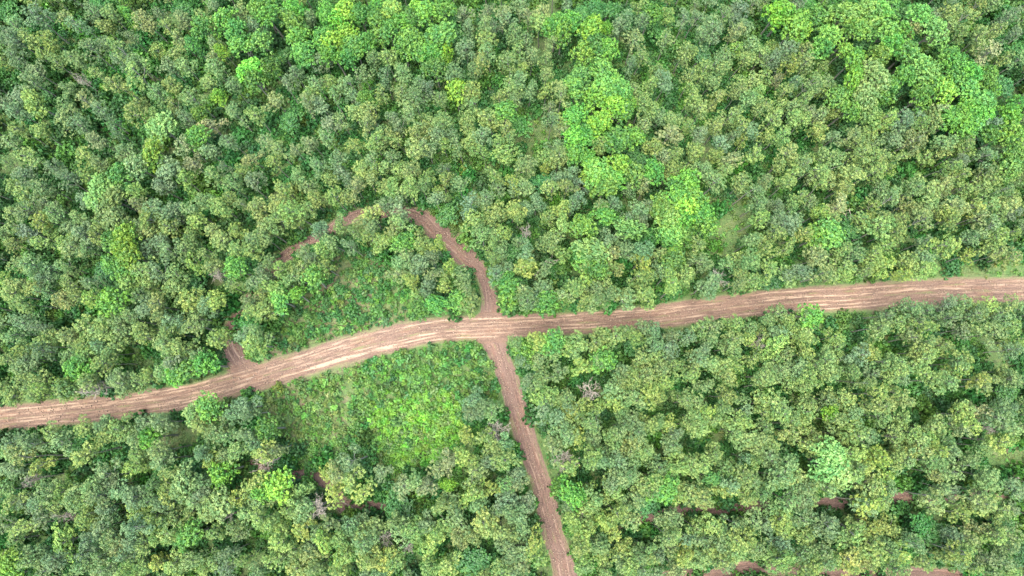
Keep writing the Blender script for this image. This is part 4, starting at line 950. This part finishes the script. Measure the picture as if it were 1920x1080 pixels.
# ------------------------------------------------------------------ shrubs one can tell apart in the clearings, then the undergrowth
ZONES = [('the half-moon clearing', HALFMOON, 1.35, 125, ('b', 'u', 'u', 'b', 'P'), 1), ('the bright green thicket below the crossroads', THICKET, 1.4, 100, ('b', 'u', 'b', 'P'), 2),
         ('the mottled clearing below the main road', MOTTLED, 1.5, 60, ('b', 'y', 'P', 'u'), 3)]
SH = {
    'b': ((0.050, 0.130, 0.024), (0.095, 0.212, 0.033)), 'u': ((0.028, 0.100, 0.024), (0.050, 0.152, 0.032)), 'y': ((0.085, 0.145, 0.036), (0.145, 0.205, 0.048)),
    'l': ((0.068, 0.185, 0.020), (0.120, 0.275, 0.028)), 'P': ((0.070, 0.150, 0.036), (0.125, 0.230, 0.048)),
}
DARKC = ground_at(660, 555)
shrub_objs, shrub_xy, shrub_items = [], [], []
for zi, (zn, poly, dist, mx, kinds, sd) in enumerate(ZONES):
    P = np.array(poly)
    pts = poisson(900, (P[:, 0].min(), P[:, 0].max(), P[:, 1].min(), P[:, 1].max()), dist, lambda q: in_poly(q, poly) & (road_gap(q) > 0.9), 60 + sd)[:mx]
    for p in pts + np.random.default_rng(sd).normal(size=pts.shape) * 0.45:
        k = kinds[int(rr.integers(0, len(kinds)))]
        dk = (p[0] - DARKC[0]) ** 2 + (p[1] - DARKC[1]) ** 2 < 36
        if dk and rr.random() < 0.8: k = 'u'
        v = int(rr.integers(0, len(SHRUB)))
        o = link('shrub', SHRUB[v])
        s = 0.5 + 0.85 * rr.random() ** 1.5 + (0.25 if dk else 0)
        o.location = (p[0], p[1], ground_z(*p) - 0.05)
        o.scale = (s, s, s * (0.8 + 0.6 * rr.random()))
        o.rotation_euler = (0, 0, rr.random() * 6.28)
        j = np.exp(rr.normal(size=3) * 0.08)
        o['tone'] = [float(c) for c in np.array(SH[k][0]) * j]
        o['young'] = [float(c) for c in np.array(SH[k][1]) * j]
        tag(o, None, 'shrub', f'shrubs in {zn}')
        qx, qy = to_photo(np.array([p[0], p[1], 0.5]))
        shrub_items.append((o, float(qx), float(qy), ('larger ' if s > 0.87 else 'smaller ') + {'b': 'mid green', 'u': 'dark green', 'y': 'yellowish', 'l': 'lime green', 'P': 'fresh green'}[k]))
        shrub_objs.append(o); shrub_xy.append(p)

assign_labels(shrub_items, 'shrub', SMARKS)
HSRC, weed_items = [], []
for i, me in enumerate(HERB):
    qx, qy = ((730, 800), (850, 700), (600, 760), (560, 610), (690, 590), (620, 500))[i]
    p = ground_at(qx, qy)
    o = link('weed_clump', me)
    o.location = (p[0], p[1], ground_z(p[0], p[1]) - 0.03)
    o.scale = (0.7, 0.7, 0.8)
    o['tone'], o['young'] = list(SH['P'][0]), list(SH['P'][1])
    tag(o, None, 'weed', 'coarse weed clumps in the clearings')
    weed_items.append((o, qx, qy, 'coarse-leaved'))
    HSRC.append((o,))
assign_labels(weed_items, 'weed clump', SMARKS)
SSRC = []
for me in SHRUB:
    o = next((q for q in shrub_objs if q.data == me), None)
    if o: SSRC.append((o,))

def undergrowth(name, pts, smin, smax, kinds, label, seed, flat=1.0, src=None):
    src = src or SSRC
    r = np.random.default_rng(seed)
    n = len(pts)
    z = relief(pts, road_gap(pts)) - 0.05
    s = r.uniform(smin, smax, n)
    kk = r.integers(0, len(kinds), n)
    j = np.exp(r.normal(size=(n, 3)) * 0.10) * np.exp(r.normal(size=(n, 1)) * 0.12)
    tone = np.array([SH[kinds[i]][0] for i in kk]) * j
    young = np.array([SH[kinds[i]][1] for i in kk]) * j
    return scatter(name, np.column_stack([pts, z]), np.column_stack([s, s, s * flat * r.uniform(0.8, 1.7, n)]),
                   np.column_stack([r.normal(size=(n, 2)) * 0.08, r.random(n) * 6.28]), tone, young, r.integers(0, len(src), n), src, label, 'undergrowth')

def wood_ok(q):
    ok = forest_ok(q, gaps=False, road=0.9)
    nz = vnoise(q[:, 0] / 7, q[:, 1] / 7, 41) + 0.5 * vnoise(q[:, 0] / 2.5, q[:, 1] / 2.5, 42)
    return ok & (nz > -0.85)
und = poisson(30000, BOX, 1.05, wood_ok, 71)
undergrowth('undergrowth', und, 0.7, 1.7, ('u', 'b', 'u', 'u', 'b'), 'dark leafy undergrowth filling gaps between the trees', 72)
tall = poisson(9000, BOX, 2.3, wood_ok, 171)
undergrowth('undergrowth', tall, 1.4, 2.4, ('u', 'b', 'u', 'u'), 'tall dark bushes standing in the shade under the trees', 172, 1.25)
def clear_ok(poly):
    return lambda q: in_poly(q, poly) & (road_gap(q) > 0.5)
def boxof(poly):
    P = np.array(poly)
    return (P[:, 0].min(), P[:, 0].max(), P[:, 1].min(), P[:, 1].max())
def clear_or(poly, but=None, thr=-2.0, seed=50):
    def f(q):
        ok = in_poly(q, poly) & (road_gap(q) > 0.4)
        if but is not None: ok &= ~in_poly(q, but)
        return ok & (vnoise(q[:, 0] / 2.2, q[:, 1] / 2.2, seed) + 0.5 * vnoise(q[:, 0] / 0.9, q[:, 1] / 0.9, seed + 1) > thr)
    return f
undergrowth('undergrowth', poisson(6000, boxof(LIME), 0.5, clear_or(LIME), 73), 0.45, 1.0, ('l', 'l', 'l', 'P'), 'bright lime green herbs at the heart of the thicket', 74, 1.0, HSRC)
undergrowth('undergrowth', poisson(6000, boxof(THICKET), 0.75, clear_or(THICKET, LIME, -0.6), 83), 0.45, 1.15, ('b', 'P', 'u', 'b'), 'dense green herbs round the edges of the thicket', 84, 1.2, HSRC)
undergrowth('undergrowth', poisson(6000, boxof(HALFMOON), 0.8, clear_or(HALFMOON, None, -0.5, 53), 75), 0.4, 1.1, ('b', 'u', 'u', 'b', 'P'), 'mixed green weeds among the shrubs of the half-moon clearing', 76, 1.2, HSRC)
undergrowth('undergrowth', poisson(5000, boxof(MOTTLED), 0.75, clear_or(MOTTLED, None, -0.45, 55), 77), 0.4, 1.0, ('P', 'b', 'y', 'b'), 'patchy green weeds on the mottled clearing', 78, 1.1, HSRC)
def open_ok(q):
    ok = np.zeros(len(q), bool)
    for g in GRASSY + [VERGE]: ok |= in_poly(q, g)
    for gx_, gy_, gr in GAPW: ok |= (q[:, 0] - gx_) ** 2 + (q[:, 1] - gy_) ** 2 < gr * gr
    for g in (HALFMOON, THICKET, MOTTLED): ok &= ~in_poly(q, g)
    return ok & (road_gap(q) > 0.4) & (vnoise(q[:, 0] / 1.8, q[:, 1] / 1.8, 58) > -0.45)
undergrowth('undergrowth', poisson(22000, BOX, 0.7, open_ok, 181), 0.3, 0.8, ('b', 'P', 'y', 'b'), 'tussocky green weeds in the grassy openings between the trees', 182, 0.9, HSRC)
def verge_ok(q):
    d = road_gap(q, ('main', 'south', 'loop'))
    nz = vnoise(q[:, 0] / 3, q[:, 1] / 3, 44)
    return (d > 0.05) & (d < 2.2) & (nz > -0.35)
undergrowth('undergrowth', poisson(16000, BOX, 0.6, verge_ok, 79), 0.2, 0.5, ('b', 'y', 'P', 'b'), 'low green weeds fringing the dirt road and tracks', 80, 0.7, HSRC)

# ------------------------------------------------------------------ grass blades
def grass(name, pts, label, seed, h=0.38):
    r = np.random.default_rng(seed)
    B = 7
    n = len(pts) * B
    base = np.repeat(pts, B, 0) + r.normal(size=(n, 2)) * 0.13
    z = np.repeat(relief(pts, road_gap(pts)), B)
    a = r.random(n) * 6.28
    d = np.stack([np.cos(a), np.sin(a)], 1)
    w = np.stack([-np.sin(a), np.cos(a)], 1) * 0.035
    hh = h * (0.6 + 0.8 * r.random(n))
    reach = hh * (0.4 + 0.7 * r.random(n))
    V = np.stack([np.column_stack([base - w, z - 0.03]), np.column_stack([base + w, z - 0.03]), np.column_stack([base + d * reach[:, None], z + hh * 0.75])], 1)
    me = mesh_np(name, V.reshape(-1, 3), None, np.arange(n * 3).reshape(n, 3), mat=M_LEAF, face_attr={'var': r.random(n), 'clump': np.repeat(r.random(len(pts)), B)})
    o = tag(link(name, me), label, 'grass', kind='stuff')
    o['tone'] = [0.085, 0.145, 0.035]
    o['young'] = [0.17, 0.19, 0.06]
    return o
def grass_ok(q):
    d = road_gap(q)
    nz = vnoise(q[:, 0] / 4, q[:, 1] / 4, 46)
    near = (d > -0.1) & (d < 3.0) & (nz > -0.4)
    for c in [HALFMOON, MOTTLED, VERGE] + GRASSY: near |= in_poly(q, c) & (d > 0) & (nz > -0.6)
    for gx_, gy_, gr in GAPW: near |= ((q[:, 0] - gx_) ** 2 + (q[:, 1] - gy_) ** 2 < gr * gr) & (nz > -0.2) & (d > 0)
    return near
gp = np.random.default_rng(90).uniform((BOX[0], BOX[2]), (BOX[1], BOX[3]), (60000, 2))
grass('grass', gp[grass_ok(gp)], 'rough grass along the road edges and in the clearings', 91)

# ------------------------------------------------------------------ loose stones and clods on the dirt
def stones(n, seed):
    r = np.random.default_rng(seed)
    keys = ['main'] * 6 + ['south'] * 2 + ['loop'] * 2
    P = []
    for _ in range(n):
        L = LINES[keys[int(r.integers(0, len(keys)))]]
        q = L[int(r.integers(0, len(L)))]
        P.append((q[0] + r.normal() * q[2] * 0.24, q[1] + r.normal() * q[2] * 0.24))
    P = np.array(P)
    d = road_gap(P)
    P = P[d < 0.1]
    m = len(P)
    oct_v = np.array([(1, 0, 0), (0, 1, 0), (-1, 0, 0), (0, -1, 0), (0, 0, 0.8), (0, 0, -0.5)], float)
    oct_t = np.array([(0, 1, 4), (1, 2, 4), (2, 3, 4), (3, 0, 4), (1, 0, 5), (2, 1, 5), (3, 2, 5), (0, 3, 5)])
    size = 0.05 + 0.13 * r.random(m) ** 3
    V = P[:, None, :].repeat(6, 1)
    V = np.concatenate([V, np.full((m, 6, 1), 0.13)], 2)
    a = r.random(m) * 6.28
    ca, sa = np.cos(a)[:, None], np.sin(a)[:, None]
    ov = oct_v[None] * (0.7 + 0.6 * r.random((m, 6, 1))) * size[:, None, None]
    V[..., 0] += ov[..., 0] * ca - ov[..., 1] * sa
    V[..., 1] += ov[..., 0] * sa + ov[..., 1] * ca
    V[..., 2] += ov[..., 2]
    Tt = (oct_t[None] + 6 * np.arange(m)[:, None, None]).reshape(-1, 3)
    return mesh_np('gravel', V.reshape(-1, 3), None, Tt, mat=bark_material('dusty_stone', (0.13, 0.085, 0.06), (0.30, 0.23, 0.165)))
tag(link('gravel', stones(5200, 410)), 'loose stones and clods scattered over the dirt road and tracks', 'gravel', kind='stuff')

# ------------------------------------------------------------------ fallen wood
def fallen(p0, p1, z0, z1, rad, label, name='fallen_log', cat='log', twigs=2, seed=0):
    r = np.random.default_rng(300 + seed)
    a, b = ground_at(*p0, z0), ground_at(*p1, z1)
    mid = (a + b) / 2
    n = 8
    t = np.linspace(0, 1, n)[:, None]
    path = a + (b - a) * t - mid
    path[1:-1] += r.normal(size=(n - 2, 3)) * rad * 0.7
    L = np.linalg.norm(b - a)
    parts = [tube(path, np.linspace(rad, rad * 0.5, n), 7)]
    e = link(name, mesh_np(name, *join(parts), mat=M_DEAD, smooth=True))
    e.location = mid
    for k in range(twigs):
        i = n - 2 - k
        d = unit(unit(b - a) + r.normal(size=3) * 0.5)
        d[2] = abs(d[2]) * 0.6
        q = []
        branchy(r, path[i], d, L * 0.3, rad * 0.45, 1, q)
        link('branch', mesh_np('branch', *join(q), mat=M_DEAD, smooth=True), e)
    return tag(e, label, cat)
fallen((1002, 517), (1033, 483), 0.3, 5.5, 0.11, 'pale leaning dead trunk in the open gap above the road', seed=1)
fallen((1571, 420), (1598, 405), 1.5, 6.0, 0.14, 'forked pale snag beside the khaki tree above the road', twigs=3, seed=2)
fallen((1448, 806), (1474, 816), 0.4, 1.6, 0.13, 'white fallen trunk in the brown gap below the road', seed=3)
fallen((1878, 892), (1912, 897), 0.5, 2.2, 0.14, 'weathered trunk lying near the right edge below the road', twigs=3, seed=4)
fallen((388, 514), (412, 519), 0.5, 2.5, 0.12, 'pale broken trunk among trees left of the loop track', twigs=3, seed=5)
fallen((452, 671), (463, 666), 0.16, 0.3, 0.05, 'short white branch lying on the lower end of the loop track', 'fallen_branch', 'branch', 1, 6)
fallen((462, 712), (474, 708), 0.16, 0.25, 0.045, 'thin white branch lying where loop track meets the road', 'fallen_branch', 'branch', 1, 7)
fallen((640, 940), (668, 955), 0.12, 0.2, 0.05, 'thin stick lying on the brown track fragment', 'fallen_branch', 'branch', 1, 8)
print('objects', len(bpy.data.objects))
